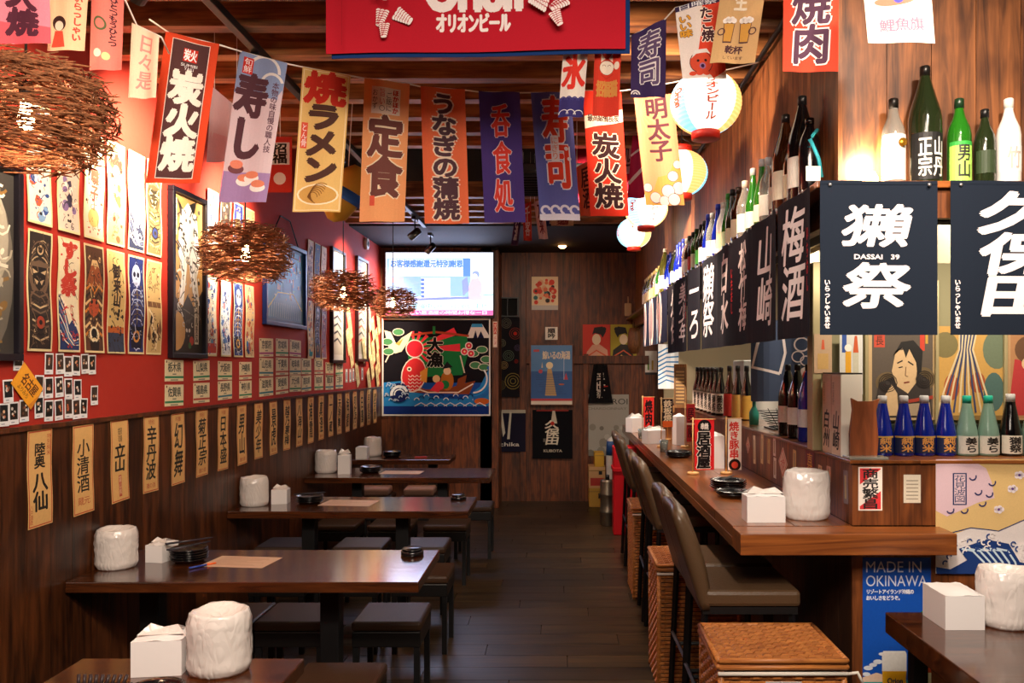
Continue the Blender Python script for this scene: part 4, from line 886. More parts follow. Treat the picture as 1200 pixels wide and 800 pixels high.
# third, fourth and fifth tables
roll(-1.975, 5.20, TZ, (1.18, 1.1, 1.22), 2, 'bagged tissue roll on the third table beside the wall'); pack(-1.83, 5.28, TZ, .10, .1, .10, 'napkin pack tucked behind the roll on the third table', .1)
zz = plates(-1.64, 5.28, TZ, 4, 'on the third table', 'stack of black plates on the third table', 1.2); sticks(-1.64, 5.28, zz+.014, 'dark chopsticks on the plates of the third table', rz=.3)
menu_sheet(-1.38, 5.28, .34, .22, -.1, 'tan order sheet on the third table')
roll(-1.975, 6.80, TZ, (1.2, 1.1, 1.25), 0, 'bagged tissue roll on the fourth table'); pack(-1.795, 6.72, TZ, .10, .08, .17, 'upright crumpled napkin pack on the fourth table', .1)
plates(-1.60, 6.80, TZ, 4, 'on the fourth table', 'stack of black plates on the fourth table', 1.2); menu_sheet(-1.33, 6.80, .34, .2, -.05, 'pale order sheet on the fourth table')
roll(-1.87, 8.06, TZ, (1.15, 1.05, 1.25), 1, 'bagged tissue roll on the table nearest the television'); pack(-1.92, 7.84, TZ, .11, .1, .12, 'napkin pack in front of the roll nearest the television', 0, False)
plates(-1.66, 7.98, TZ, 4, 'nearest the television', 'stack of black plates nearest the television', 1.2)
tag(MB().box(-.06,-.012,0,.06,.012,.012).obj('red_stick', mat('red_plastic', '#b02018', .4), None, (-1.36, 7.9, TZ), .1, .003), 'small red object on the table nearest the television', 'stick')
for i, x in enumerate((-1.72, -1.3)):
    t = MB().box(-.14,-.14,0,.14,.14,.07).obj('folded_cloth', mat('pinkish_cloth', '#b08878', .9, bump=.4, bscale=30), None, (x, 7.52, .4505), .05, .02); tag(t, ['folded pinkish cloth on the stool closer to the wall', 'folded pinkish cloth on the stool closer to the aisle'][i], 'cloth', 'folded cloths on the rear stools')
# ------------------------------------------------------------------ woven twig lamps
def twig_lamp(x, Y, z, Rh, Rv, n, seed, label, topz):
    t = thing('twig_pendant_lamp', label, 'pendant lamp', (x, Y, z), 0, 'woven twig pendant lamps over the tables'); rr = random.Random(seed); m = MB()
    for i in range(n):
        a = rr.uniform(0, 2*math.pi); q = rr.uniform(-1, 1); ph = math.asin(q)*.97
        if q < -.93: continue
        rad = rr.uniform(.70, .98); cz = Rv*rad*math.sin(ph); cr = Rh*rad*(abs(math.cos(ph))**.55)
        er = Vector((math.cos(a), math.sin(a), 0)); et = Vector((-math.sin(a), math.cos(a), 0))*(1 if rr.random() < .8 else -1)
        out = rr.uniform(.0, .35) if rr.random() < .5 else rr.uniform(.3, 1.1)
        d = et+er*out+Vector((0, 0, rr.uniform(-.25, .25)+.35*math.sin(ph)*out)); d.normalize()
        L = Rh*rr.uniform(.20, .38)*(1 if out < .5 else .8)
        c = Vector((cr*math.cos(a), cr*math.sin(a), cz)); p0 = c-d*L*.55; p1 = c+d*L*.5; mid = c+er*L*.03
        w = Rh*rr.uniform(.0065, .0125); m.tube([p0, mid, p1], [w, w, w*.6], 4, 0, True)
    o = m.obj('twig_shade', M_twig, t); tag(o, kind='stuff')
    MB().lathe([(.0,-.032),(.013,-.028),(.021,-.012),(.020,.006),(.013,.03),(.013,.05),(.0,.05)], 18).obj('bulb', M_bulb, t, (0, 0, -.01))
    MB().tube([(0, 0, .04), (0, 0, .09)], .018, 10).obj('socket', M_black, t); MB().tube([(0, 0, .09), (0, 0, 3.401-z)], .0035, 6).obj('cord', M_black, t)
    return t
M_twig = wood('twig_bark', '#4c2b19', '#a86e48', 'Z', 3, .6, var=.05, knots=False)
M_bulb = mat('warm_bulb', '#ffe8c0', emit='#ffc890', estr=38)
for x, Y, z, rh, rv, n, lb in [(-1.475, 2.22, 2.345, .235, .158, 2300, 'largest twig lamp, nearest the entrance and cut by the frame'), (-1.485, 3.80, 2.185, .222, .152, 2100, 'second twig lamp from the entrance, hanging below the lilac banner'),
                           (-1.425, 5.30, 2.145, .222, .145, 1800, 'third twig lamp, hanging below the golden banner'), (-1.49, 7.20, 2.22, .222, .150, 1600, 'farthest twig lamp, hanging before the television')]:
    twig_lamp(x, Y, z, rh, rv, n, int(Y*10), lb, 3.18)
    light('twig_lamp_glow', 'POINT', (x, Y, z-.02), 14, (1, .70, .45), size=.035)
# ------------------------------------------------------------------ paper lanterns
def lantern(px, py, Y, r, seed, label, bright=1.0, rz=0):
    c = PX(px, py, Y); t = thing('paper_lantern', label, 'lantern', c, rz, 'round paper lanterns along the bulkhead'); n = 48; k = 34
    vs = []; fs = []; cols = []
    for i in range(k+1):
        f = -1+2*i/k; z = f*.84*r; rr = r*math.sqrt(max(0, 1-(f*.93)**2))*(1+.018*(i % 2))
        for j in range(n): a = 2*math.pi*j/n; vs.append((rr*math.cos(a), rr*math.sin(a), z))
    for i in range(k):
        for j in range(n): fs.append((i*n+j, i*n+(j+1) % n, (i+1)*n+(j+1) % n, (i+1)*n+j))
    me = bpy.data.meshes.new('paper_globe'); me.from_pydata(vs, [], fs); at = me.color_attributes.new('Col', 'FLOAT_COLOR', 'CORNER'); d = []
    for f in fs:
        j = f[0] % n; i = f[0]//n; q = (j % 24)/24
        c_ = '#8ccfe8' if q < .25 else ('#fff4e6' if q < .75 else '#f4be74')
        if i % 2 == 0: c_ = {'#fff4e6': '#fbe6d0', '#8ccfe8': '#7cc2de', '#f4be74': '#e4ae62'}[c_]
        L_ = lin(c_); d += [*L_, 1]*4
    at.data.foreach_set('color', d); me.materials.append(printmat('lantern_paper%d' % seed, .7, emit=1.45*bright)); me.polygons.foreach_set('use_smooth', [True]*len(fs))
    link('paper_globe', me, t)
    # lettering runs down the white panels, projected on the globe
    mt = printmat('lantern_ink', .7, emit=.5)
    for side in (0, 1):
        p = Print(r*.5, r*1.35, '#000'); p.v = []; p.f = []; p.c = []; p.L = 1
        if side == 0: p.text('オリオンビール', .15, 0, .85, 1, '#e2583c', bold=.0012)
        else: p.latin('Orion', .0, .40, 1.0, .62, '#e2583c', bold=.002)
        me2 = p.mesh('lettering', mt); a0 = -math.pi/2 if side == 0 else -math.pi/2-1.05
        for v in me2.vertices:
            x_, z_ = v.co.x, v.co.z
            if side == 1: x_, z_ = z_, -x_
            f = max(-.99, min(.99, z_/(.84*r))); rr = r*1.022*math.sqrt(1-(f*.93)**2)+.0012; a = a0+x_/(r*.95); v.co = (rr*math.cos(a), rr*math.sin(a), z_)
        link('lettering', me2, t)
    red = mat('lantern_red', '#c4281c', .5); zb = .84*r
    MB().lathe([(r*.33,-zb-.03),(r*.40,-zb-.026),(r*.41,-zb+.006),(r*.36,-zb+.006)], 32).obj('bottom_ring', red, t); MB().lathe([(r*.36,zb-.006),(r*.41,zb-.006),(r*.40,zb+.026),(r*.36,zb+.03)], 32).obj('top_ring', red, t)
    MB().tube([(0, 0, zb+.03), (0, 0, 3.401-c.z)], .003, 6).obj('cord', M_black, t)
    MB().tube([(-r*.5, 0, zb+.03), (0, 0, zb+.07), (r*.5, 0, zb+.03)], .002, 6).obj('wire_handle', M_black, t)
    return t
lantern(827, 121, 3.25, .142, 1, 'large glowing paper lantern with blue, white and amber panels, nearest', 1.0, 1.57-1.57)
lantern(799, 203, 4.05, .128, 2, 'second glowing paper lantern, partly behind the orange cloud banner', 1.0, -.5)
lantern(757, 244, 5.2, .140, 3, 'bright white paper lantern low behind the orange banner tip', 2.2, .3)
lantern(743, 273, 6.9, .146, 4, 'farthest paper lantern, with orange lettering and red base', 1.5, -.2)
for px, py, Y in [(827,121,3.25),(799,203,4.05),(757,244,5.2),(743,273,6.9)]:
    c = PX(px, py, Y); light('lantern_glow', 'POINT', c, 1.6, (1, .80, .6), size=.1)
# ------------------------------------------------------------------ bar stools
M_brown = mat('brown_leather', '#4e3a28', .36, spec=.5, bump=.25, bscale=120)
def bar_stool_proto():
    t = thing('bar_stool', '', 'bar stool', (0, 0, 0)); m = MB(); m.box(-.19, -.20, .70, .20, .20, .765); m.obj('seat', M_brown, t, bevel=.016)
    # backrest: a padded sheet leaning away from the counter, its upper edge rounded
    nu, nv = 10, 12; F = []; B = []
    for i in range(nv+1):
        v = i/nv
        for j in range(nu+1):
            u = j/nu; yy = (u-.5)*.40*(1-.06*v*v); zz = .69+.40*v-.022*(2*u-1)**4*v; xx = -.175-.115*v**1.3+.012*math.cos((u-.5)*math.pi)
            th_ = .024+.012*math.sin(v*math.pi)+.008*math.sin(u*math.pi)
            if i == nv: th_ *= .45
            if j in (0, nu): th_ *= .55
            F.append((xx+th_, yy, zz)); B.append((xx-th_, yy, zz))
    W_ = nu+1; Nn = len(F); m = MB(); fs = []
    for i in range(nv):
        for j in range(nu):
            a = i*W_+j; fs.append((a, a+1, a+W_+1, a+W_)); fs.append((Nn+a, Nn+a+W_, Nn+a+W_+1, Nn+a+1))
    for i in range(nv): fs.append((i*W_, (i+1)*W_, Nn+(i+1)*W_, Nn+i*W_)); fs.append((i*W_+nu, Nn+i*W_+nu, Nn+(i+1)*W_+nu, (i+1)*W_+nu))
    for j in range(nu): fs.append((nv*W_+j, nv*W_+j+1, Nn+nv*W_+j+1, Nn+nv*W_+j)); fs.append((j, Nn+j, Nn+j+1, j+1))
    m.add(F+B, fs, 0, True); m.obj('backrest', M_brown, t)
    sm_ = MB().tube([(-.29+.012, -.14, 1.075), (-.285, 0, 1.093), (-.29+.012, .14, 1.075)], .004, 6).obj('seam', M_brown, t)
    for sx in (-.175, .17):
        for sy in (-.17, .17): MB().tube([(sx, sy, .68), (sx+(-.03 if sx < 0 else .02), sy*1.06, 0)], .014, 4).obj('leg', M_black, t)
    MB().box(-.185, -.19, .67, .19, .19, .699).obj('seat_frame', M_black, t)
    for sy in (-.178, .178): MB().tube([(-.195, sy, .28), (.182, sy, .28)], .010, 4).obj('footrest', M_black, t)
    MB().tube([(.182, -.178, .28), (.182, .178, .28)], .010, 4).obj('footrest', M_black, t); MB().tube([(-.195, -.178, .34), (-.195, .178, .34)], .010, 4).obj('footrest', M_black, t)
    return t
bp_ = None
for i, Y in enumerate([3.36, 3.79, 4.92, 5.36, 6.45, 6.90]):
    lb = '%s brown leather high-backed bar stool along the counter, counting from the entrance' % ordw(i)
    if bp_ is None: bp_ = bar_stool_proto(); bp_.location = (.755, Y, 0); bp_['label'] = lb; bp_['group'] = 'brown bar stools along the counter'
    else: dup(bp_, (.755+.004*(i % 3), Y, 0), R.uniform(-.03, .03), lb, 'brown bar stools along the counter')
# ------------------------------------------------------------------ rattan baskets
M_rat = wood('rattan', '#7c421c', '#c8813f', 'X', 4, .5, var=.1, knots=False); M_whitefab = mat('white_lining', '#d8d2c8', .9)
def basket(x0, x1, y0, y1, h, label):
    t = thing('rattan_basket', label, 'basket', ((x0+x1)/2, (y0+y1)/2, 0), 0, 'rattan baskets under the counter'); w, d = (x1-x0)/2, (y1-y0)/2
    MB().box(-w+.006, -d+.006, .005, w-.006, d-.006, h-.05).obj('liner', mat('basket_core', '#3a1c0c', .8), t)
    MB().box(-w+.004, -d+.004, h-.022, w-.004, d-.004, h-.008).obj('lid_core', mat('basket_core', '#3a1c0c', .8), t)
    m = MB()      # woven lid
    nx, ny = int(w*2/.030), int(d*2/.0185)
    for i in range(nx):
        for j in range(ny):
            cx, cy = -w+.01+(i+.5)*(2*w-.02)/nx, -d+.01+(j+.5)*(2*d-.02)/ny; up = .007 if (i+j) % 2 == 0 else -.002
            a, b = (2*w-.02)/nx*.64, .0070
            m.add([(cx-a,cy-b,h-.008),(cx+a,cy-b,h-.008),(cx+a,cy+b,h-.008),(cx-a,cy+b,h-.008),(cx-a*.4,cy-b*.6,h-.002+up),(cx+a*.4,cy-b*.6,h-.002+up),(cx+a*.4,cy+b*.6,h-.002+up),(cx-a*.4,cy+b*.6,h-.002+up)],
                  [(4,5,6,7),(0,1,5,4),(1,2,6,5),(2,3,7,6),(3,0,4,7)])
    tag(m.obj('lid_weave', M_rat, t), kind='stuff')
    m = MB()      # woven sides
    def side(o, dx, L):
        nz = int((h-.06)/.021); nn = int(L/.036); nrm = Vector((dx.y, -dx.x, 0))
        for k in range(nz):
            for i in range(nn):
                cz = .01+(k+.5)*(h-.065)/nz; c = o+dx*((i+.5)*L/nn); up = .009 if (i+k) % 2 == 0 else .001; a, b = L/nn*.62, .0084
                P = [c-dx*a+Vector((0,0,cz-b)), c+dx*a+Vector((0,0,cz-b)), c+dx*a+Vector((0,0,cz+b)), c-dx*a+Vector((0,0,cz+b))]
                Q = [c-dx*a*.4+nrm*up+Vector((0,0,cz-b*.5)), c+dx*a*.4+nrm*up+Vector((0,0,cz-b*.5)), c+dx*a*.4+nrm*up+Vector((0,0,cz+b*.5)), c-dx*a*.4+nrm*up+Vector((0,0,cz+b*.5))]
                m.add(P+Q, [(4,5,6,7),(0,1,5,4),(1,2,6,5),(2,3,7,6),(3,0,4,7)])
    side(Vector((-w,-d+.005,0)), Vector((1,0,0)), 2*w); side(Vector((-w+.005,d,0)), Vector((0,-1,0)), 2*d)
    tag(m.obj('side_weave', M_rat, t), kind='stuff')
    for sx, sy in ((-1,-1),(1,-1),(-1,1),(1,1)): MB().tube([(sx*(w-.008), sy*(d-.008), 0), (sx*(w-.008), sy*(d-.008), h-.045)], .011, 8).obj('corner_cane', M_rat, t)
    for z, s in ((h-.008, 0), (h-.030, 0)):
        m = MB(); 
        for a, b in (((-w,-d),(w,-d)),((w,-d),(w,d)),((w,d),(-w,d)),((-w,d),(-w,-d))): m.tube([(a[0],a[1],z),(b[0],b[1],z)], .010, 8)
        m.obj('lid_rim', M_rat, t)
    MB().tube([(-w-.004,-d-.006,h-.050),(w+.004,-d-.006,h-.050)], .007, 8).obj('white_cord_trim', M_whitefab, t)
    MB().tube([(w,-d-.008,h-.05),(w+.03,-d-.02,h-.04),(w+.045,-d-.025,h-.075)], .006, 6).obj('tie', M_whitefab, t)
    MB().box(-.062,-d-.012,h-.155,.062,-d-.007,h-.075).obj('name_plate', mat('grey_plate', '#a8a8ae', .4), t, bevel=.002)
    return t
basket(.548, .985, 2.745, 3.125, .65, 'tawny rattan basket with a woven lid, nearest the camera at the counter end')
basket(.50, .92, 4.06, 4.46, .65, 'rattan basket between the second and third bar stools')
basket(.525, .93, 5.68, 6.10, .65, 'rattan basket between the fourth and fifth bar stools')
# ------------------------------------------------------------------ bottles
YW = YB-.004
def glass(name, col, tr=.0, rough=.08): return mat(name, col, rough, spec=.6, trans=tr, coat=.3)
GL = {'green': glass('green_glass', '#2f8a22', .5), 'dark green': glass('dark_green_glass', '#26301a', .3), 'brown': glass('brown_glass', '#3c1c0a', .3), 'blue': glass('blue_glass', '#1428a0', .35),
      'black': glass('black_glass', '#0c0a0c', 0), 'clear': glass('clear_glass', '#d8dcd4', .75), 'olive': glass('olive_glass', '#6a6a2c', .4), 'frosted': glass('frosted_glass', '#8fb8a8', .35, .35), 'white': glass('white_ceramic', '#e6e0da', 0, .35)}
PROF = {'big': [(.0,0),(.050,0),(.052,.01),(.052,.21),(.048,.24),(.030,.30),(.018,.345),(.0145,.36),(.0145,.385),(.0,.385)],
        'mid': [(.0,0),(.036,0),(.038,.008),(.038,.165),(.034,.19),(.020,.225),(.014,.25),(.0135,.285),(.0,.285)],
        'slim': [(.0,0),(.033,0),(.035,.008),(.035,.14),(.030,.17),(.017,.22),(.012,.27),(.012,.305),(.0,.305)],
        'squat': [(.0,0),(.040,0),(.042,.01),(.042,.12),(.041,.14),(.034,.155),(.017,.175),(.0155,.20),(.0155,.225),(.0,.225)],
        'small': [(.0,0),(.041,0),(.0432,.006),(.0432,.092),(.040,.11),(.021,.205),(.0165,.232),(.0165,.25),(.0,.25)]}
HT = {k: v[-1][1] for k, v in PROF.items()}; RAD = {k: v[2][0] for k, v in PROF.items()}
GM = {}
def bottle(shape, g, cap, lab, loc, label, group=None, txt=None, s=1.0, tcol='#26221f', rz=0, lz=(.25, .62), band=None, cat='bottle', face=0):
    t = thing('sake_bottle' if shape != 'small' else 'small_bottle', label, cat, loc, rz, group)
    k = (shape, g); 
    if k not in GM: GM[k] = MB().lathe(PROF[shape], 22).mesh('glass_body', GL[g])
    link('glass_body', GM[k], t)
    k = (shape, cap, 'cap')
    if k not in GM:
        h = HT[shape]; r = PROF[shape][-2][0]+.002; GM[k] = MB().lathe([(r,h-.028),(r,h+.002),(r-.003,h+.005),(.0,h+.005)], 18).mesh('cap', mat('cap'+cap, cap, .35))
    link('cap', GM[k], t)
    if lab:
        r = RAD[shape]+.0006; flat = {'big': .21, 'mid': .165, 'slim': .14, 'squat': .12, 'small': .085}[shape]; z0, z1 = lz[0]*flat, min(lz[1]*flat*1.25, flat)
        key = (shape, lab, txt, lz, band, tcol, face)
        if key not in GM:
            Wd = r*2.6; p = Print(Wd, z1-z0, lab, e=.0003, thick=.0002)
            if band: p.rect(0,.90,1,1,band)
            if txt and len(txt) == 4: p.text(txt[:2], .53, .06, .83, .90, tcol, bold=.0012); p.text(txt[2:], .19, .06, .49, .90, tcol, bold=.0012)
            elif txt: p.text(txt, .28, .08, .72, .92, tcol, bold=.0012)
            me = p.mesh('paper_label', PAPER, lambda u, v: 0, 10, 1)
            for v in me.vertices:
                a = v.co.x/r-math.pi/2+face; rr = r-v.co.y; v.co = (rr*math.cos(a), rr*math.sin(a), v.co.z+(z0+z1)/2)
            GM[key] = me
        link('paper_label', GM[key], t)
    if s != 1: t.scale = (s, s, s)
    return t
rr = random.Random(5); SH = SZ+.0005
seq = [('big','black','#101012','#e0d8cc'),('mid','brown','#0e0e10','#d8c8a8'),('big','brown','#141010','#e4d8c0'),('mid','black','#1a1a1a','#c8c0b0'),('mid','clear','#c8c8c8','#e8e4d8'),('slim','green','#d8d8d8','#e4e8cc'),('slim','green','#c0c4c0','#e0e0d0'),('mid','clear','#d8d0c0','#f0e8d8'),('mid','brown','#201410','#e8dcc0'),('slim','dark green','#141414','#d8d0b0'),
       ('slim','green','#3a8a30','#d0e8b8'),('mid','white','#e8e0d8','#e8d8b0'),('slim','blue','#2038b0','#e0e4f0'),('mid','clear','#d8d8d0','#d0e8c0'),('slim','blue','#1c2c90','#e8e8f0'),('mid','black','#101010','#d8d0c8'),('mid','dark green','#181818','#4aa040'),('mid','green','#1c4a1c','#d8e0c0'),('mid','black','#18181c','#c04030'),('mid','brown','#201814','#e8e0cc'),
       ('mid','clear','#c8c4b8','#eae4d8'),('slim','blue','#2034a0','#dce0ee'),('slim','blue','#2034a0','#dce0ee'),('slim','blue','#243cac','#dce0ee'),('mid','dark green','#141414','#d8d4c0'),('mid','black','#141418','#2c44a8'),('slim','blue','#1c2c88','#c8ccdc'),('slim','blue','#2034a0','#dce0ee'),('big','olive','#d0c8b8','#e8e0d8'),('mid','clear','#c8c0a8','#e8d8b8'),
       ('mid','green','#b8a060','#e8e0c0'),('mid','clear','#c8b070','#d0a050'),('mid','brown','#b8a060','#d8b070'),('mid','clear','#d8c8a0','#e8d0a0'),('mid','olive','#c0a860','#e0d0a8'),('mid','clear','#c0a070','#e0c090'),('mid','brown','#c0a880','#d8c098'),('mid','clear','#c8b890','#e8d8c0')]
y = 2.86
for i, (s, g, cap, lab) in enumerate(seq):
    r = RAD[s]; y += r+.004
    bottle(s, g, cap, lab, (.884, y, SH), '%s bottle along the high shelf from its open corner, %s glass' % (ordw(i), g) if g != 'white' else '%s bottle along the high shelf from its open corner, white ceramic' % ordw(i), 'bottles along the high shelf', rz=-1.0+rr.uniform(-.2, .2), s=1.0)
    y += r+(.012 if i < 3 else .028+.06*rr.random())+(.03 if i > 24 else 0)
t = thing('ribboned_bottle', 'black bottle with a teal ribbon and white label at the shelf corner', 'bottle', (.872, 2.79, SH))
link('glass_body', MB().lathe([(.0,0),(.036,0),(.038,.01),(.038,.17),(.032,.20),(.016,.235),(.015,.25),(.0,.25)], 20).mesh('glass_body', GL['black']), t)
MB().tube([(-.012,-.032,.16),(.0,-.030,.20),(.02,-.024,.225)], .007, 6).tube([(-.01,-.034,.19),(.02,-.036,.12),(.034,-.026,.06)], .007, 6).obj('ribbon', mat('teal_ribbon', '#36b4c4', .6), t)
MB().tube([(0,0,.25),(0,0,.27)], .016, 12).obj('cap', M_blackd, t)
p = Print(.05,.05,'#e8e4dc'); link('paper_label', p.mesh('paper_label', PAPER), t, (0,-.041,.07))
# a small lamp behind the front bottles
t = thing('shelf_lamp', 'small bright lamp behind the clear bottle on the front shelf', 'lamp', (1.03, 2.655, SH)); MB().lathe([(.0,0),(.03,0),(.03,.012),(.0,.012)], 18).obj('base', M_black, t); MB().lathe([(.024,.0125),(.026,.03),(.016,.05),(.0,.055)], 18).obj('bulb', M_bulb, t); light('shelf_lamp_glow', 'POINT', (1.03, 2.64, SH+.09), 9, (1, .80, .55), size=.03)
# front row on the shelf, facing the entrance
FY = 2.625
def fx_(px): return (px-655)/940*FY
bottle('mid','clear','#14110f','#e8e4dc',(fx_(1047),FY,SH),'clear bottle with white label and gold disc, front shelf', 'bottles on the front shelf', lz=(.08,.8), s=.98)
t = MB().tube([(0,-.0405,0),(0,-.0425,0)], .014, 20).obj('gold_disc', mat('gold_foil', '#c8902c', .3, .8), [o for o in bpy.data.objects if o.get('label', '').startswith('clear bottle with white label and gold')][0], (.014, 0, .135))
bottle('big','dark green','#141210','#141414',(fx_(1084),FY,SH),'tall dark green bottle with black label and white characters, front shelf', 'bottles on the front shelf', txt='山丹正宗', tcol='#f0ece0', lz=(.05,.62), s=1.0)
bottle('mid','green','#14301a','#a8dc60',(fx_(1124),FY,SH),'bright green bottle with lime green label, front shelf', 'bottles on the front shelf', txt='男山', lz=(.05,.68), band='#2f9a3a', s=.98)
bottle('mid','dark green','#141414','#2a3a20',(fx_(1154),FY,SH),'plain dark green bottle beside the white bottle, front shelf', 'bottles on the front shelf', s=.86)
bottle('mid','white','#d8d4cc','#e8e4de',(fx_(1182),FY,SH),'white ceramic bottle on the front shelf', 'bottles on the front shelf', txt='竹', tcol='#a8a098', s=.98)
# ledge: blue bottles, frosted bottles, dark bottle
def LX(px, Y=3.42): return (px-655)/940*Y
for i, px in enumerate((1034, 1059, 1083, 1108)):
    bottle('small','blue','#c4c4c8','#17224a',(LX(px),3.42,LZ+.0005),'small deep blue bottle on the ledge, %s beside the wooden stand' % ordw(i),'small blue bottles on the ledge', txt='純米', tcol='#d89a50', lz=(.15,.84), band='#c8a050', s=1.0)
for i, px in enumerate((1133, 1158)):
    bottle('small','frosted','#22b39a','#dcdcd4',(LX(px),3.42,LZ+.0005),['frosted pale bottle with turquoise cap next to the blue bottles','frosted pale bottle with turquoise cap next to the black bottle'][i],'frosted bottles on the ledge', txt='美ら', lz=(.12,.85), s=1.0)
bottle('small','black','#c8c8c8','#e0dcd0',(LX(1184),3.42,LZ+.0005),'dark bottle with pale label at the end of the ledge row', txt='獺祭', lz=(.12,.85), s=1.03)
bottle('small','frosted','#22b39a','#dcdcd4',(LX(1210),3.42,LZ+.0005),'frosted bottle at the frame edge beyond the dark bottle', lz=(.12,.85), s=1.0)
# long row of dark bottles further along the ledge
for i in range(12):
    f = i/11; bottle('slim','black' if i % 3 else 'brown','#0c0c0e','#d8d0c4',(1.235+.02*(i % 2),7.15-.94*f,LZ+.0005),'%s dark bottle of the long ledge row, counting towards the camera' % ordw(i),'long row of dark bottles on the ledge', txt='獺祭', lz=(.10,.80), s=1.2, rz=-.5)
for i, (c_, lab) in enumerate([('brown','#c8342a'),('black','#e0b058'),('black','#d8a848')]):
    bottle('slim',c_,'#0c0c0e',lab,(1.28+.02*i,6.02-.19*i,LZ+.0005),['tall dark bottle with red label ending the long row','tall dark bottle with golden label after the red-labelled one','second gold-labelled tall bottle, closer to the camera'][i],'tall bottles ending the long row', lz=(.05,.8), s=1.24, rz=-.4)
for i, (yy, g, lab, lb) in enumerate([(4.42,'black','#e8e0d8','tall black bottle with white label, first of three by the boxes'),(4.24,'black','#e8e4dc','tall black bottle with white label and amber foot, second of three by the boxes'),(4.06,'blue','#d8dce8','tall blue bottle closest to the pale boxes')]):
    bottle('big',g,'#0c0c10',lab,(1.262,yy,LZ+.0005),lb,'three tall bottles by the boxes', lz=(.35,.62), s=1.0, rz=-.6)
for i, (t1, yy) in enumerate([('白州', 3.535), ('山崎', 3.415)]):
    b = thing('bottle_box', ['tall pinkish-tan bottle box, the one further from the camera', 'tall pale box with white front, closest to the wooden stand'][i], 'box', (1.226, yy, LZ+.0005), 0, 'tall pale bottle boxes on the ledge')
    MB().box(-.045,-.056,0,.045,.056,.345).obj('carton', mat('carton%d' % i, ['#d8c4b0', '#e8e2d8'][i], .6), b, bevel=.002)
    MB().box(-.045,-.056,.3455,.045,.056,.352).obj('lid', mat('carton_lid', '#2a2624', .5), b)
    p = Print(.11,.33,['#dcc8b4','#e4d2bc'][i]); p.text(t1, .15,.05,.85,.55,'#26211e',bold=.002,slant=.15); p.text('蒸留所', .1,.62,.3,.92,'#8a7a6c'); p.put('printed_side', PAPER, (-.0464,0,.172), RR, parent=b)
# plain wooden stand (the figurine in front of it is left out)
t = thing('wooden_stand', 'brown curved wooden back board on a small clear base, on the ledge', 'stand', (1.262, 3.305, LZ+.0005))
m = MB(); pts = [(-.06,.012),(.05,.012),(.055,.08),(.045,.20),(.06,.245),(.03,.235),(-.03,.235),(-.055,.248),(-.05,.20),(-.062,.10)]
m.add([(x,.0,z) for x, z in pts]+[(x,.018,z) for x, z in pts], [tuple(range(10)), tuple(range(19,9,-1))]+[(i,(i+10),(i+1)%10+10,(i+1)%10) for i in range(10)]); m.obj('back_board', wood('owl_wood','#5a2a12','#8c4a24','Z',1,.5,knots=False), t)
MB().box(-.085,-.055,0,.075,.025,.0115).obj('base', mat('clear_acrylic', '#b8b4a8', .1, trans=.5), t, bevel=.002)
# ------------------------------------------------------------------ dark hanging cloths under the shelf
NAVY = '#1c2432'; INK = '#e8dcdc'
def noren_side(Y0, Y1, txt, k, label, base='#17141c', red=False, z0=1.747):
    w, h = Y1-Y0-.004, 2.236-z0; p = Print(w, h, base, thick=.0015, e=.0004)
    if txt: p.text(txt, .24, .12, .80, .92, INK, bold=.0036, slant=.14)
    if red: p.text('いちおし', .88,.3,.96,.75,'#c02c30', bold=.001)
    o = p.put('hanging_cloth', CLOTH, (.812, (Y0+Y1)/2, (2.236+z0)/2), RR, label, 'hanging cloth', 'dark cloths hanging under the long shelf', warp=drape(.008, 1.0, k), cu=10)
    for s in (-1, 1): MB().lathe([(.0,.0),(.006,.0),(.005,.004),(.0,.005)], 10).obj('pin', M_pin, o, (s*(w/2-.03), -.012, h/2-.012)).rotation_euler = (math.pi/2, 0, 0)
    return o
M_pin = mat('steel_pin', '#c8c8c8', .3, .9)
edges = [2.60, 2.98, 3.37, 3.74, 4.14, 4.60, 5.06, 5.52, 5.96]
for i, (t_, lb) in enumerate([('梅酒','dark cloth lettered 梅酒 with a small red line, first under the long shelf'),('山崎','dark cloth with two large white characters, second under the long shelf'),('松竹梅','dark cloth with three white characters, third under the long shelf'),('白水','dark cloth with thin script, fourth under the long shelf'),('獺祭','dark cloth with blocky script, fifth under the long shelf'),('一ろ','dark cloth with curling script, sixth under the long shelf'),('美少年','dark cloth with dense script, seventh under the long shelf'),('久保','dark cloth with faint script, eighth under the long shelf')]):
    noren_side(edges[i], edges[i+1], t_, i*1.3, lb, red=i in (0, 3, 6))
w, h = 1.62, .40; p = Print(w, h, '#16182c', thick=.0015, e=.0004)
for k in range(5): p.disc(.10+.17*k,.52,.045,'#d8c0b8',.13); p.disc(.10+.17*k,.52,.03,'#8a6c6c',.10)
for k in range(2): p.rect(.0+.6*k,.0,.03+.6*k,.5,'#7ab0d8')
p.put('hanging_cloth', CLOTH, (.808, 6.80, 2.034), RR, 'far navy cloth with a row of pale oval emblems', 'hanging cloth', warp=drape(.01, 3), cu=14)
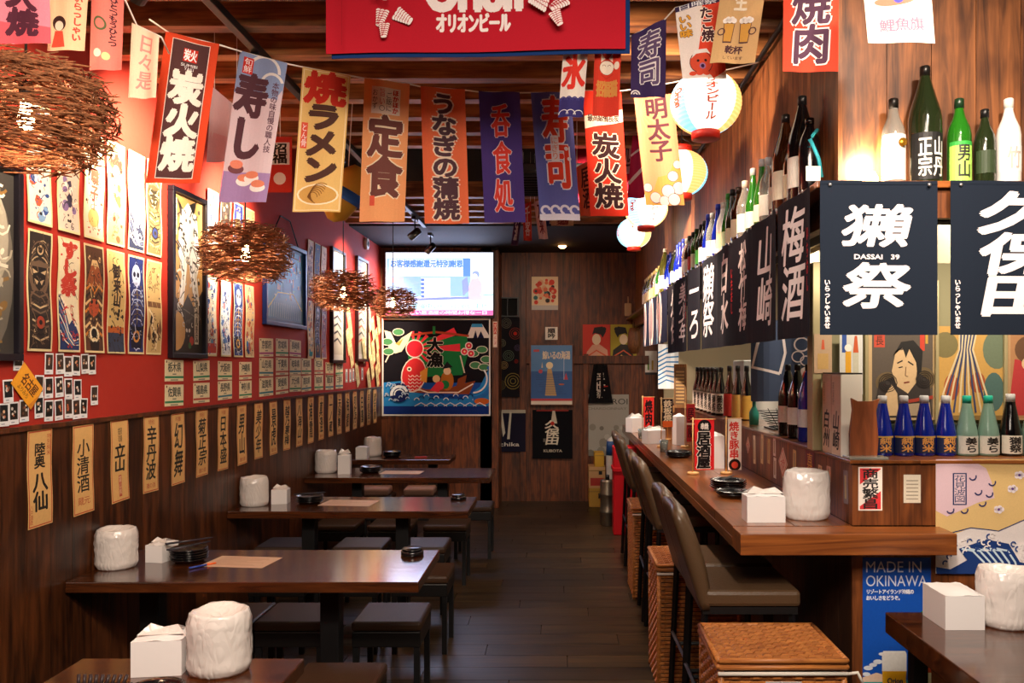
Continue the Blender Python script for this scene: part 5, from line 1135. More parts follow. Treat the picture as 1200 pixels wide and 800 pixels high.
def noren_front(x0, x1, txt, sub, label):
    Y = 2.535; w, h = x1-x0, .487; p = Print(w, h, '#18202d', thick=.0015, e=.0003)
    if sub: p.text(txt[0], .20,.57,.78,.84,INK,bold=.0045,slant=.14); p.text(txt[1], .20,.17,.77,.46,INK,bold=.005,slant=.12); p.latin('DASSAI   39', .29,.492,.68,.522,INK,bold=.0007)
    else: p.text(txt, .26,.12,.98,.92,INK,bold=.007,slant=.1)
    p.text('いらっしゃいませ', .035,.04,.085,.36,INK,bold=.0008); p.rect(.0,.975,1,.98,'#141c28')
    o = p.put('hanging_cloth', CLOTH, ((x0+x1)/2, Y, 2.236-h/2), 0, label, 'hanging cloth', 'navy cloths pinned to the front shelf', warp=drape(.005, .8, 1), cu=10)
    for s in (-1, 1): MB().lathe([(.0,.0),(.006,.0),(.005,.004),(.0,.005)], 12).obj('pin', M_pin, o, (s*(w/2-.03), -.008, h/2-.014)).rotation_euler = (math.pi/2, 0, 0)
noren_front(.824, 1.197, '獺祭', True, 'navy cloth with bold white characters and a small line of capitals between them')
noren_front(1.236, 1.60, '久保田', False, 'navy cloth with huge white brush characters, cut by the frame edge')
# prints behind the glazing
def pprint(px0, py0, px1, py1, Y, base, art, label, cat='print', m=PAPER, group=None, rz=0, name='wall_print'):
    a, b = PX(px0, py0, Y), PX(px1, py1, Y); p = Print(b.x-a.x, a.z-b.z, base, e=.0002); art(p)
    return p.put(name, m, ((a.x+b.x)/2, Y, (a.z+b.z)/2), rz, label, cat, group)
def a_actor(p):
    p.rect(.05,.03,.95,.97,'#5c5148'); p.rect(.08,.82,.24,.96,'#c84a34'); p.rect(.76,.78,.83,.97,'#c8402c'); p.rect(.84,.86,.88,.97,'#c89a3c'); p.text('長', .1,.84,.22,.95,'#40281c')
    p.disc(.28,.42,.18,'#6f5c40',.16); p.disc(.82,.46,.16,'#6f5c40',.18); p.poly([(.06,.03),(.94,.03),(.9,.45),(.7,.55),(.4,.5),(.15,.42)],'#3a3230')
    p.poly([(.40,.78),(.34,.55),(.42,.38),(.58,.30),(.70,.42),(.72,.62),(.6,.80)],'#d9b78c'); p.poly([(.40,.78),(.36,.72),(.48,.88),(.66,.90),(.80,.78),(.78,.55),(.72,.5),(.70,.66),(.60,.80),(.55,.70),(.50,.82)],'#1d1a1a')
    p.line([(.42,.64),(.50,.67)],.02,'#1d1a1a'); p.line([(.58,.66),(.66,.62)],.02,'#1d1a1a'); p.line([(.44,.59),(.5,.6)],.015,'#1d1a1a'); p.line([(.55,.60),(.54,.50),(.58,.49)],.01,'#6a4a34'); p.line([(.52,.42),(.6,.43)],.02,'#7a2c22')
    p.poly([(.24,.05),(.44,.05),(.42,.30),(.34,.40),(.24,.28)],'#d9b78c'); p.line([(.50,.2),(.95,.26)],.05,'#a83c2c'); p.poly([(.5,.05),(.92,.05),(.9,.2),(.55,.18)],'#b09a80')
    for k in range(4): p.ring(.28,.42,.04+.03*k,.05+.03*k,'#241e1c',0,360,12); p.ring(.82,.46,.03+.03*k,.04+.03*k,'#241e1c',0,360,12)
def a_falls(p):
    p.rect(.0,.0,1,1,'#c79c54'); p.disc(.1,.8,.2,'#7a7048'); p.disc(.9,.75,.22,'#6c7a64',.3); p.disc(.2,.35,.12,'#a8532c',.2); p.disc(.6,.4,.12,'#a8532c',.16); p.disc(.85,.3,.16,'#4e6c68',.3)
    for k in range(11):
        x = .46+.028*(k-5); p.line([(x,1),(.42+.02*(k-5),.75),(.40+.055*(k-5),.4),(.40+.085*(k-5),.08)],.028,['#dcc8a0','#3a4468'][k % 2])
    p.rect(.0,.0,1,.05,'#8a6c3c')
pprint(1017,270,1097,492,3.628,'#c9ab80',lambda p: (p.rect(.05,.45,.95,.98,'#5c5148'), a_actor_lo(p)) if 0 else a_actor(p) if 0 else None,'tmp') if 0 else None
pprint(1018,388,1097,492,3.645,'#c9ab80',a_actor,'brown portrait print of a stern man behind the blue bottles', group='old prints behind the ledge')
pprint(1100,382,1176,492,3.645,'#c9a058',a_falls,'ochre print of branching pale streams behind the frosted bottles', group='old prints behind the ledge')
pprint(1181,382,1262,492,3.645,'#c09a70',lambda p: (p.rect(.04,.02,.96,.98,'#b08058'), p.poly([(0,.05),(.5,.05),(.45,.6),(.1,.65)],'#b83a3c'), p.disc(.3,.75,.2,'#6a4a34'), p.disc(.3,.60,.1,'#dcbc90')),'reddish figure print at the frame edge behind the ledge', group='old prints behind the ledge')
tag(MB().box(1.32,3.60,LZ+.0002,3.0,3.625,LZ+.12).obj('bottom_rail', mat('dark_green_paint', '#1c2a22', .5), bevel=.002), 'dark green rail below the old prints behind the ledge', 'rail')
pprint(954,391,975,437,3.615,'#c8a888',lambda p: (p.poly([(.4,.6),(.6,.6),(.55,.85),(.45,.85)],'#d8603c'), p.rect(.2,.1,.8,.5,'#d0a868')),'small tan notice on the metal post', name='notice')
def a_beer(p):
    p.rect(0,.0,1,1,'#d8d8d4'); p.rect(.1,.7,.3,1,'#2c50a0'); p.rect(.25,.35,.5,.72,'#e0a428'); p.disc(.37,.78,.16,'#f4f0e8'); p.rect(.58,.3,.82,.7,'#c8c4b0'); p.poly([(.58,.7),(.82,.7),(.75,.98),(.65,.98)],'#c8582c'); p.rect(.6,.1,.85,.26,'#3a6ab0')
pprint(984,392,1011,462,3.60,'#d8d8d4',a_beer,'small beer poster with a glass and an orange bottle', name='beer_notice')
# things inside the bar, seen over the ledge
pprint(756,411,770,439,YW,'#ece8e0',lambda p: (p.rect(.2,.2,.35,.7,'#6a8a3c'), p.rect(.55,.2,.7,.6,'#c8a040'), p.rect(0,0,1,.1,'#2c2c30')),'white sheet with two bottle pictures, far end of the bar', name='notice')
a = PX(769,403,7.9); p = Print(.20,.44,'#e8ecf0'); p.up()
for k in range(8): p.line([(0,.1+.1*k),(.4,.2+.1*k),(1,.12+.12*k)],.07,'#2f7ab8',0)
p.put('wave_cloth', CLOTH, (a.x+.12,7.9,a.z-.22), 0, 'white cloth with blue wave stripes at the far end of the bar', 'cloth', warp=drape(.01), cu=5); wc = COL.objects['wave_cloth']; MB().tube([(-.09,.012,.2),(-.09,.012,2.72-wc.location.z)], .002, 5).tube([(.09,.012,.2),(.09,.012,2.72-wc.location.z)], .002, 5).obj('string', M_black, wc)
bl = thing('menu_board', 'wooden framed menu board leaning behind the far counter', 'board', (PX(797,0,7.3).x, 7.3, LZ+.0005), -.5)
MB().box(-.06,0,0,.06,.02,.40).obj('frame', wood('pale_wood','#8a6238','#c0905a','Z',1,.5,knots=False), bl, bevel=.003); p = Print(.10,.34,'#7a6248'); p.up(); [p.rect(.1,.05+.09*k,.9,.09+.09*k,'#c8a870',0) for k in range(10)]; p.put('menu_face', PAPER, (0,-.0015,.2), 0, parent=bl)
fr = thing('white_case', 'white case standing behind the long bottle row', 'case', (1.76, 6.9, .9205)); MB().box(-.22,-.2,0,.22,.2,.78).obj('cabinet', mat('white_enamel', '#d8d8d4', .4), fr, bevel=.01); MB().box(-.19,-.215,.05,.19,-.2005,.73).obj('door', mat('white_enamel', '#d8d8d4', .4), fr, bevel=.004)
# grey-blue cloth hanging in the opening
a, b = PX(880,398,4.9), PX(949,470,4.9); w, h = b.x-a.x, a.z-b.z+.12; p = Print(w, h, '#44506a', thick=.002, e=.0003)
p.line([(.25,1),(.10,.7),(.02,.42),(.5,.34)],.05,INK); p.line([(.52,1),(.6,.6),(.5,.34)],.05,INK); p.ring(.86,.70,.10,.125,INK,0,360); p.ring(.80,.55,.08,.10,INK,0,360); p.ring(.92,.5,.07,.09,INK); p.disc(.92,.28,.12,INK,.2); p.disc(.94,.28,.08,'#c84a44',.15)
o = p.put('printed_cloth', CLOTH, ((a.x+b.x)/2, 4.9, (a.z+b.z)/2+.06), 0, 'grey-blue cloth with white line drawing hanging over the ledge opening', 'cloth', warp=drape(.02, 1.2), cu=10)
MB().tube([(-w/2,0,h/2),(-w/2,0,h/2+.5)], .003, 6).tube([(w/2,0,h/2),(w/2,0,h/2+.5)], .003, 6).obj('string', M_black, o)
# wire basket and clutter under that cloth
t = thing('wire_rack', 'black wire basket rack on the ledge below the grey-blue cloth', 'rack', (1.34, 4.86, LZ+.0005)); m = MB()
for k in range(7):
    q = .04+.012*k; m.tube([(-q,-.10,.01+.016*k),(q,-.10,.01+.016*k),(q,.10,.01+.016*k),(-q,.10,.01+.016*k),(-q,-.10,.01+.016*k)], .0025, 5)
for k in range(5): m.tube([(-.03+.015*k,-.10,0),(-.10+.05*k,-.10,.13)], .0025, 5)
tag(m.obj('wire', M_black, t), kind='stuff'); MB().box(-.07,-.12,0,.07,.12,.008).obj('tray', M_blackd, t, bevel=.003)
t = thing('spray_bottle', 'green and blue plastic bottle lying by the wire rack', 'bottle', (1.27, 5.22, LZ+.0005), .4); MB().lathe([(.0,0),(.03,0),(.032,.08),(.012,.12),(.012,.15),(.0,.15)], 14).obj('body', mat('teal_plastic','#2a8a7a',.4), t); MB().box(-.012,-.04,.151,.012,.015,.175).obj('nozzle', mat('pen_blue','#22409c',.4), t, bevel=.003)
# small stickers on the raised bar front
st = [(876.5,512,531,'#d8b8a0','d'),(884,510,543,'#e0d4b8','r'),(893,508,543,'#d8c498','r'),(901,514,543,'#c8b488','r'),(907.5,513,534,'#e6d8d4','r'),(908,536,560,'#e8e4dc','r'),(917.5,524,560,'#e8dcd0','d'),(931,527,551,'#d8bc7c','r'),(949,528,557,'#6a2430','p'),(924,550,562,'#e4d8c8','r'),(935,548,562,'#e8dccc','r'),(961,545,560,'#d8b088','r'),(971,546,564,'#d8a890','r'),(991,551,590,'#7a6a70','r')]
for i, (px, y0, y1, c_, k) in enumerate(st):
    Y = 940*BXW/(px-655); z = CAMZ-((y0+y1)/2-429)/940*Y; h = (y1-y0)/940*Y; w = .05 if k == 'r' else (.13 if k == 'p' else .10)
    if k == 'd': w = h = h*.72
    p = Print(w, h, c_); 
    if k == 'r': p.rect(.3,.15,.7,.85,'#a89878')
    elif k == 'p': p.text('吉祥', .2,.1,.8,.9,'#d8a040',bold=.001)
    else: p.border(.006,'#c84a44',.006); p.text('酒', .2,.2,.8,.8,'#c84a44')
    p.put('sticker', PAPER, (BXW-.0005, Y, z), RR, '%s sticker along the raised bar front, counting towards the camera' % ordw(i), 'sticker', 'stickers on the raised bar front', roll=.785 if k == 'd' else R.uniform(-.05,.05))
pprint(1006,547,1034,598,3.2545,'#f0e8e0',lambda p: (p.rect(.06,.03,.94,.97,'#d8343a'), p.poly([(.06,.6),(.94,.95),(.94,.45),(.06,.1)],'#f0e8e0'), p.text('商売繁昌', .16,.04,.84,.96,'#1c1818',bold=.0012)),'red and white sticker lettered 商売繁昌 on the bar front', 'sticker', name='sticker')
pprint(1059,556,1079,589,3.2545,'#e6dcc8',lambda p: [p.rect(.15,.12+.13*k,.85,.16+.13*k,'#a89c88') for k in range(6)],'plain cream sticker with faint lines on the bar front', 'sticker', name='sticker')
# wave and blossom hanging (generic design)
def a_hang(p):
    p.poly([(0,.28),(.25,.40),(.45,.37),(.7,.5),(1,.75),(1,0),(0,0)],'#e8e0e0'); p.poly([(0,1),(0,.55),(.08,.5),(.30,.62),(.42,.66),(.40,.8),(.36,.92),(.25,1)],'#e6c8d4')
    p.line([(0,.28),(.12,.36),(.25,.40),(.36,.385),(.45,.37),(.7,.5),(1,.75)],.008,'#2c3c6c')
    p.rect(.12,.60,.22,.88,'#2c3c6c'); p.rect(.13,.61,.21,.87,'#e8ccd6'); p.text('花見波図', .13,.62,.21,.86,'#2c3c6c')
    for u, v in [(.6,.86),(.75,.9),(.55,.74),(.7,.66),(.45,.56),(.9,.8),(.86,.93)]:
        p.up(); [p.disc(u+.022*math.cos(a),v+.016*math.sin(a),.018,'#f4e8f0',up=0,n=8) for a in (0,1.26,2.5,3.77,5)]; p.disc(u,v,.01,'#6a4a8c',n=8)
    for u, v in [(.33,.62),(.38,.7),(.40,.8),(.30,.72),(.26,.85),(.1,.56),(.2,.56)]: p.ring(u,v,.02,.03,'#3a3c6c',200,380,6)
    p.poly([(0,0),(1,0),(1,.10),(.9,.2),(.75,.06),(.60,.1),(.52,.26),(.36,.30),(.16,.22),(.22,.12),(.10,.04),(0,.06)],'#1e3a78')
    for k in range(6): p.line([(.18+.05*k,.22),(.26+.05*k,.2),(.34+.045*k,.1),(.36+.045*k,.01)],.014,'#c8dcec')
    for k in range(60):
        u = R.uniform(.02,.98); v = .06+.18*abs(math.sin(u*4.2))+R.uniform(-.04,.1); p.ring(u,v,.012,.022,R.choice(['#f0eaea','#2c4a8c','#f0eaea']),R.uniform(0,90),R.uniform(200,330),6, k % 15 == 0)
    p.poly([(.85,.30),(1,.34),(1,.2),(.92,.22)],'#1e3a78')
a, b = PX(1097,538,3.24), PX(1262,672,3.24); p = Print(b.x-a.x, a.z-b.z, '#e4c284', e=.00015); a_hang(p)
p.put('printed_hanging', CLOTH, ((a.x+b.x)/2,3.246,(a.z+b.z)/2), 0, 'cream and pink hanging cloth with blossoms above blue waves, on the bar front', 'hanging cloth', warp=drape(.004,.8,1), cu=6)
def a_okinawa(p):
    p.latin('MADE IN', .05,.905,.86,.975,'#d8dcf0'); p.latin('OKINAWA', .05,.815,.94,.885,'#d8dcf0'); p.text('リゾートアイランド沖縄の', .05,.765,.75,.795,'#e8ecf8',False,bold=.0009); p.text('おいしさをどうぞ。', .05,.725,.58,.755,'#e8ecf8',False,bold=.0009)
    p.rect(0,.0,1,.14,'#16263c'); p.poly([(0,.14),(1,.14),(1,.22),(0,.20)],'#2c9aa8'); p.poly([(0,.23),(.2,.26),(.5,.22),(.5,.20),(0,.20)],'#e8c8b0'); p.up()
    for u, v, r in [(.08,.29,.07),(.15,.31,.06),(.22,.33,.07),(.05,.25,.06),(.28,.38,.05)]: p.disc(u,v,r,'#dfe6f2',r*.5,10,False)
    p.poly([(.75,.62),(.95,.68),(1,.60)],'#3a8a3c')
    p.poly([(.30,.02),(.62,.02),(.64,.33),(.28,.33)],'#e0a41c'); p.poly([(.28,.27),(.64,.27),(.64,.38),(.62,.40),(.30,.40),(.28,.38)],'#e6e4e0'); p.latin('Orion', .36,.19,.58,.225,'#1c2444',bold=.001)
    p.poly([(.66,.02),(1,.02),(1,.26),(.98,.36),(.88,.5),(.76,.5),(.68,.36),(.66,.26)],'#c4502c'); p.rect(.66,.06,1,.26,'#d8d4a8'); p.latin('Orion', .72,.14,.96,.19,'#1c2444',bold=.0015)
    for k in range(3): p.disc(.78+.05*k,.22,.012,'#d8342c')
pprint(1011,653,1091,835,3.2545,'#1552b8',a_okinawa,'tall blue poster reading MADE IN OKINAWA with beer glass and bottle','poster', GLOSSY, name='poster')
# ------------------------------------------------------------------ goods on the counter
CT = CZ+.0005
roll(1.055, 3.42, CT, (1.30, 1.08, 1.34), 2, 'large bagged tissue roll near the counter end')
pack(.856, 3.36, CT, .158, .10, .115, 'white napkin pack near the counter end', 0)
zz = plates(.885, 4.20, CT, 4, 'on the counter near its end', 'stack of black plates on the counter', 1.25); plates(.86, 3.97, CT, 2, 'just in front of the tall plate stack', 'low stack of black plates on the counter', 1.1)
sticks(.885, 4.19, zz+.016, 'dark chopsticks leaning over the counter plates', rz=1.0); sticks(1.06, 3.98, CT, 'black and blue pen-like chopsticks beside the plates on the counter', rz=.2)
zz = plates(.85, 5.70, CT, 3, 'far along the counter', 'far stack of black plates on the counter', 1.25)
def mini_flag(px, Y, ytop, hpx, wpx, base, art, label, side=1):
    x = (px-655)/940*Y; H_ = CAMZ-(ytop-429)/940*Y-CT; t = thing('flag_stand', label, 'flag stand', (x, Y, CT), 0, 'small flag stands on the counter'); wd = mat('pine_dowel', '#c89a60', .5)
    MB().lathe([(.0,0),(.034,0),(.036,.004),(.036,.010),(.033,.014),(.0,.014)], 22).obj('base', wd, t); MB().tube([(0,0,.014),(0,0,H_+.012)], .004, 8).obj('pole', wd, t)
    w, h = wpx/940*Y, hpx/940*Y; MB().tube([(-.012*side,0,H_),(side*(w+.018),0,H_)], .003, 8).obj('crossbar', wd, t)
    p = Print(w, h, base, e=.0002); art(p); p.put('flag_cloth', CLOTH, (side*(w/2+.010),-.004,H_-h/2-.002), 0, parent=t, warp=drape(.004,.8), cu=5); return t
mini_flag(812, 4.80, 491, 59, 23, '#d8242a', lambda p: (p.disc(.5,.86,.36,'#1c1618'), p.text('串焼', .3,.8,.7,.93,'#f0e4dc',False,bold=.001), p.text('居酒屋', .12,.03,.80,.76,'#1c1618',bold=.004,halo='#f0e4dc',hb=.008)), 'red flag stand lettered 居酒屋, largest on the counter')
mini_flag(851, 4.82, 490, 60, 16, '#ece0d8', lambda p: (p.text('焼き豚串', .1,.22,.8,.94,'#d83a34',bold=.002), p.disc(.5,.1,.45,'#2a1a18'), p.disc(.5,.1,.25,'#d84a34')), 'white flag stand with red lettering, beside the large red one')
mini_flag(803, 6.4, 473, 44, 10, '#a82c30', lambda p: (p.text('居酒屋', .1,.1,.9,.9,'#28181c',bold=.001), p.rect(0,.45,1,.5,'#d8c0a8')), 'narrow maroon flag stand behind the largest red one')
mini_flag(775, 6.4, 467, 33, 12, '#2a2226', lambda p: (p.text('鉄板焼', .1,.2,.9,.95,'#e0c8a8',bold=.002), p.rect(0,0,1,.22,'#d8602c')), 'black flag stand with an orange foot')
mini_flag(753, 7.6, 465, 35, 12, '#d8302a', lambda p: p.text('焼肉', .15,.05,.85,.9,'#241418',bold=.004), 'bright red flag stand farthest along the counter')
for i, (px, Y, w, h) in enumerate([(838,5.12,.10,.22),(796,6.62,.085,.25),(766,6.74,.17,.12),(744,7.9,.15,.15)]):
    pack((px-655)/940*Y+ (0), Y, CT, w, .1, h, ['white tissue pack standing behind the large red flag stand','upright white tissue pack behind the narrow maroon flag','low white napkin pack beside the black flag stand','crumpled white pack at the far counter end'][i], .2*i, i > 1)
for i, (px, Y) in enumerate([(778,6.05),(752,7.15)]):
    t = MB().lathe([(.0,0),(.028,0),(.033,.09),(.031,.09),(.026,.006),(.0,.006)], 20).obj('drinking_glass', GL['clear'], None, ((px-655)/940*Y+(0),Y,CT)); tag(t, ['clear drinking glass by the black flag stand','clear drinking glass by the red flag at the far end'][i], 'glass')
t = thing('wooden_plaque', 'small wooden plaque beneath a round dark dish behind the far flags', 'plaque', (.955, 7.05, CT+.09)); t.location.z = CT; MB().box(-.06,-.01,.24,.06,.0,.30).obj('board', wood('pale_wood','#8a6238','#c0905a','Z',1,.5,knots=False), t, bevel=.002); MB().tube([(0,-.005,0),(0,-.005,.24)], .004, 6).obj('pole', mat('pine_dowel', '#c89a60', .5), t); MB().lathe([(.0,0),(.035,0),(.035,.008),(.0,.008)], 18).obj('base', mat('pine_dowel', '#c89a60', .5), t)
# ------------------------------------------------------------------ side table at the entrance
t = thing('side_table', 'dark side table corner near the camera, beside the bar front', 'table', (0, 0, 0)); MB().box(1.195, 2.04, .675, 2.10, 2.94, .75).obj('tabletop', M_table, t, bevel=.004)
for x, y_ in ((1.28, 2.86), (2.02, 2.86), (2.02, 2.12)): MB().box(x-.025, y_-.025, 0, x+.025, y_+.025, .6745).obj('leg', M_black, t)
pack(1.385, 2.82, TZ, .135, .17, .125, 'white boxy napkin pack on the side table', .0, False)
roll(1.556, 2.80, TZ, (1.20, 1.15, 1.30), 0, 'bagged tissue roll on the side table, cut by the frame edge')
plates(1.60, 2.50, TZ, 3, 'on the side table', 'stack of black plates on the side table'); menu_sheet(1.55, 2.42, .24, .16, -.5, 'tan order sheet at the edge of the side table')
# ------------------------------------------------------------------ television wall
YT_ = YT-.002
tv = thing('television', 'large glowing wall television above the fishing-boat hanging', 'television', (PX(516,333,YT_).x, YT_, PX(516,334,YT_).z)); w, h = 1.27, .775
MB().box(-w/2,-.07,-h/2,w/2,-.02,h/2).obj('casing', mat('tv_black', '#101218', .3), tv, bevel=.006); MB().box(-.25,-.0195,-.15,.25,-.001,.15).obj('wall_bracket', M_black, tv)
p = Print(w-.03, h-.05, '#dfe9ff', e=.0003, thick=.001)
p.rect(.01,.30,.79,.91,'#8fb8f4'); p.rect(.0,.91,.99,.99,'#f4f8ff'); p.rect(.03,.74,.72,.89,'#f2f6ff'); p.rect(.03,.62,.72,.73,'#eef3ff'); p.rect(.72,.62,.79,.91,'#5c8ae0'); p.up()
for k in range(9): p.rect(.03+.075*k,.62,.034+.075*k,.89,'#9cc0f0',0)
p.rect(.02,.52,.16,.60,'#f0a8c0'); p.rect(.33,.26,.60,.60,'#e6eeff'); p.up()
for k in range(5): p.rect(.33,.28+.066*k,.36,.32+.066*k,'#5878d0',0); p.rect(.38,.28+.066*k,.58,.31+.066*k,'#c0d0f0',0)
p.poly([(.02,.22),(.79,.26),(.79,.30),(.02,.25)],'#7c8ce0'); p.text('お客様感謝還元特別謝恩', .04,.76,.72,.88,'#5a86d8',False,bold=.004)
p.poly([(.78,.24),(.90,.24),(.90,.50),(.86,.60),(.80,.58),(.77,.42)],'#f4b8c4'); p.disc(.84,.65,.035,'#8ca0c8'); p.disc(.83,.62,.025,'#f4e0e0'); p.poly([(.72,.3),(.78,.4),(.76,.62),(.71,.55)],'#8898c8')
p.text('夏祭り開催中いらっしゃいませ', .05,.10,.95,.19,'#88d0f0',False,bold=.002); p.rect(0,0,1,.08,'#e0609c'); p.text('毎日楽しい居酒屋の時間お得な一日', .05,.01,.95,.07,'#ffffff',False); p.rect(.88,.32,1,.335,'#4ce0f0')
link('screen', p.mesh('screen', printmat('screen_glow', .3, emit=1.35)), tv, (0,-.071,.008))
light('television_glow', 'AREA', (tv.location.x, YT_-.10, tv.location.z), 16, (.55, .66, 1), (tv.location.x, 4, 1.6), 1.1, size_y=.65)
def a_tairyo(p):
    p.rect(0,0,1,.34,'#1c4ea8'); p.poly([(0,.34),(.2,.36),(.28,.25),(.5,.18),(.75,.17),(.9,.30),(1,.52),(1,.1),(0,.1)],'#2a86d0'); p.rect(0,0,1,.10,'#16317c')
    p.poly([(.78,.80),(.83,.945),(.92,.945),(1.0,.80)],'#e8e4e0'); p.poly([(.82,.91),(.83,.945),(.92,.945),(.93,.91)],'#3a90c8'); p.poly([(.84,.80),(.86,.88),(.88,.80),(.91,.87),(.94,.80)],'#141838')
    p.poly([(.24,.80),(.78,.82),(.80,.68),(.74,.42),(.40,.40),(.24,.58)],'#1f7a44'); p.up()
    for k in range(9):
        a0 = math.radians(-100+24*k); a1 = a0+math.radians(11)
        q = lambda a, r: (.30+r*math.cos(a), .69+r*math.sin(a)); r = .42 if abs(a0) < .35 else .18
        p.poly([q(a0,.07),q(a0,r),q(a1,r),q(a1,.07)],'#e23a4c',0)
    p.disc(.30,.69,.085,'#f2e8e0'); p.disc(.30,.69,.075,'#e02c40'); p.line([(.26,.83),(.5,.86),(.80,.82)],.02,'#a8452c'); p.rect(.465,.84,.49,.92,'#2a8a4c')
    p.text('大漁', .41,.50,.56,.80,'#141418',bold=.010,halo='#f4ece4',hb=.016)
    p.poly([(.26,.24),(.80,.22),(.86,.36),(.78,.34),(.6,.28),(.4,.27),(.24,.34)],'#8a4426'); p.line([(.24,.31),(.42,.24),(.70,.24),(.84,.33)],.012,'#f2e8dc')
    p.disc(.29,.42,.115,'#f2e8e0',.165,20,True,-.2); p.disc(.29,.42,.105,'#d8343c',.155,20,True,-.2); p.disc(.25,.48,.022,'#f4efe0'); p.disc(.25,.48,.011,'#1c2c1c'); p.poly([(.35,.45),(.42,.50),(.41,.34),(.35,.36)],'#e8a048')
    for k in range(5):
        for j in range(3): p.ring(.26+.04*j,.42-.035*k,.014,.02,'#f4e4dc',180,360,5)
    p.poly([(.44,.26),(.50,.34),(.54,.28),(.52,.24)],'#e23a4c'); p.disc(.60,.36,.06,'#b8702c',.09); p.disc(.60,.46,.035,'#f0d8b8'); p.poly([(.55,.48),(.65,.50),(.60,.56)],'#1c1c24'); p.disc(.58,.32,.04,'#1f7a44'); p.disc(.50,.38,.035,'#e8c090'); p.disc(.53,.31,.04,'#e23a4c'); p.poly([(.68,.28),(.76,.30),(.78,.42),(.70,.38)],'#8a4426'); p.line([(.72,.62),(.76,.44)],.012,'#e8dcc8')
    p.poly([(.02,.88),(.08,.86),(.13,.74),(.18,.80),(.28,.87),(.24,.76),(.18,.66),(.12,.64),(.06,.70)],'#f0e4c8'); p.line([(.08,.66),(.03,.55)],.012,'#e8dcc8'); p.poly([(.12,.74),(.16,.72),(.20,.80),(.15,.76)],'#e0a048')
    for u, v in [(.84,.64),(.92,.68),(.96,.58),(.86,.52),(.94,.50),(.15,.86),(.05,.76),(.06,.66)]: p.disc(u,v,.055,'#e8e4d8',.035); p.disc(u,v,.048,'#4a8a5c',.029)
    for u, v in [(.80,.72),(.76,.66),(.82,.64)]: p.disc(u,v,.035,'#f0e8e8'); p.disc(u,v,.026,'#e0344c'); p.disc(u,v,.009,'#f4e8b0')
    p.disc(.16,.24,.09,'#16245c'); p.ring(.16,.22,.06,.085,'#e8ecf4',20,190); p.ring(.16,.22,.04,.05,'#e8ecf4',20,190); p.up()
    for k in range(26): p.ring(.04+.36*R.random()*.6,.14+.2*R.random(),.012,.018,'#c8dcf4',0,200,6,0)
    for k in range(14): p.ring(.32+.045*k,.16+.02*(k%3),.018,.026,['#e8ecf4','#1c2c6c'][k%2],0,180,8,k==0)
    p.ring(.84,.38,.16,.20,'#2a70c0',270,400); p.ring(.84,.38,.12,.135,'#e8ecf4',270,400); p.disc(.92,.15,.07,'#c8642c',.03); p.up()
    for k in range(7): p.line([(.3+.09*k,.10),(.36+.09*k,.135),(.42+.09*k,.10)],.008,'#e8ecf4',0)
pprint(448,373,575,487,YT-.006,'#15131c',lambda p: (a_tairyo(p), p.border(.018,'#e8e4e0',0)),'fishing-boat hanging with red sun, fish and blue waves, lettered 大漁','hanging cloth', CLOTH, name='printed_hanging')
# ------------------------------------------------------------------ rear wall
YW = YB-.004
pprint(623,324,654,363,YW,'#ecd8b4',lambda p: (p.rect(0,0,1,.14,'#c4c0bc'), [p.disc(R.uniform(.15,.85),R.uniform(.22,.9),R.uniform(.05,.12),R.choice(['#d8402c','#1f6a6c','#d8402c','#241c1c','#e8b890','#e07850']),n=8) for k in range(34)]),'cream and red festive poster high on the rear wall','poster', name='poster')
pprint(639,383,653.5,398,YB-.038,'#efe8dc',lambda p: (p.text('順吟', .2,.1,.8,.9,'#2a2420',bold=.003)),'small white square sign with dark writing above the sunset calendar','sign', name='small_sign')
def a_sunset(p):
    p.rect(0,.55,1,1,'#5a8cc4'); p.rect(0,.12,1,.56,'#2c5c9c'); p.disc(.45,.66,.085,'#fff0c8'); p.poly([(.40,.6),(.5,.6),(.62,.15),(.34,.15)],'#c8a468'); p.up()
    for k in range(12): p.rect(.1+R.uniform(0,.2),.18+.03*k,.6+R.uniform(0,.3),.188+.03*k,'#24487c',0)
    p.rect(0,.06,1,.10,'#c03a44'); p.rect(0,0,1,.06,'#e4d8c8'); p.text('鯨いるの海湯', .28,.76,.95,.90,'#efe0c8',False,bold=.0025); p.rect(.06,.89,.2,.93,'#c04a50'); p.poly([(.80,.42),(.90,.42),(.85,.54)],'#c04050'); p.poly([(.25,.62),(.29,.62),(.27,.72)],'#f0e0c0'); p.line([(.80,.42),(.80,.8)],.01,'#dfe8f4'); p.disc(.23,.56,.05,'#c04050'); p.disc(.74,.34,.07,'#c8603c',.02)
framed_b = thing('framed_calendar', 'framed blue sunset sea calendar on the rear wall', 'picture', (PX(646.5,439,YB-.001).x, YB-.036, PX(0,439,YB).z)); w, h = .535, .75
MB().box(-w/2,-.02,-h/2,w/2,-.001,h/2).obj('frame', M_backwood, framed_b, bevel=.003); p = Print(w-.035, h-.03, '#2c5c9c', e=.0003); a_sunset(p); link('print', p.mesh('print', GLOSSY), framed_b, (0,-.023,0))
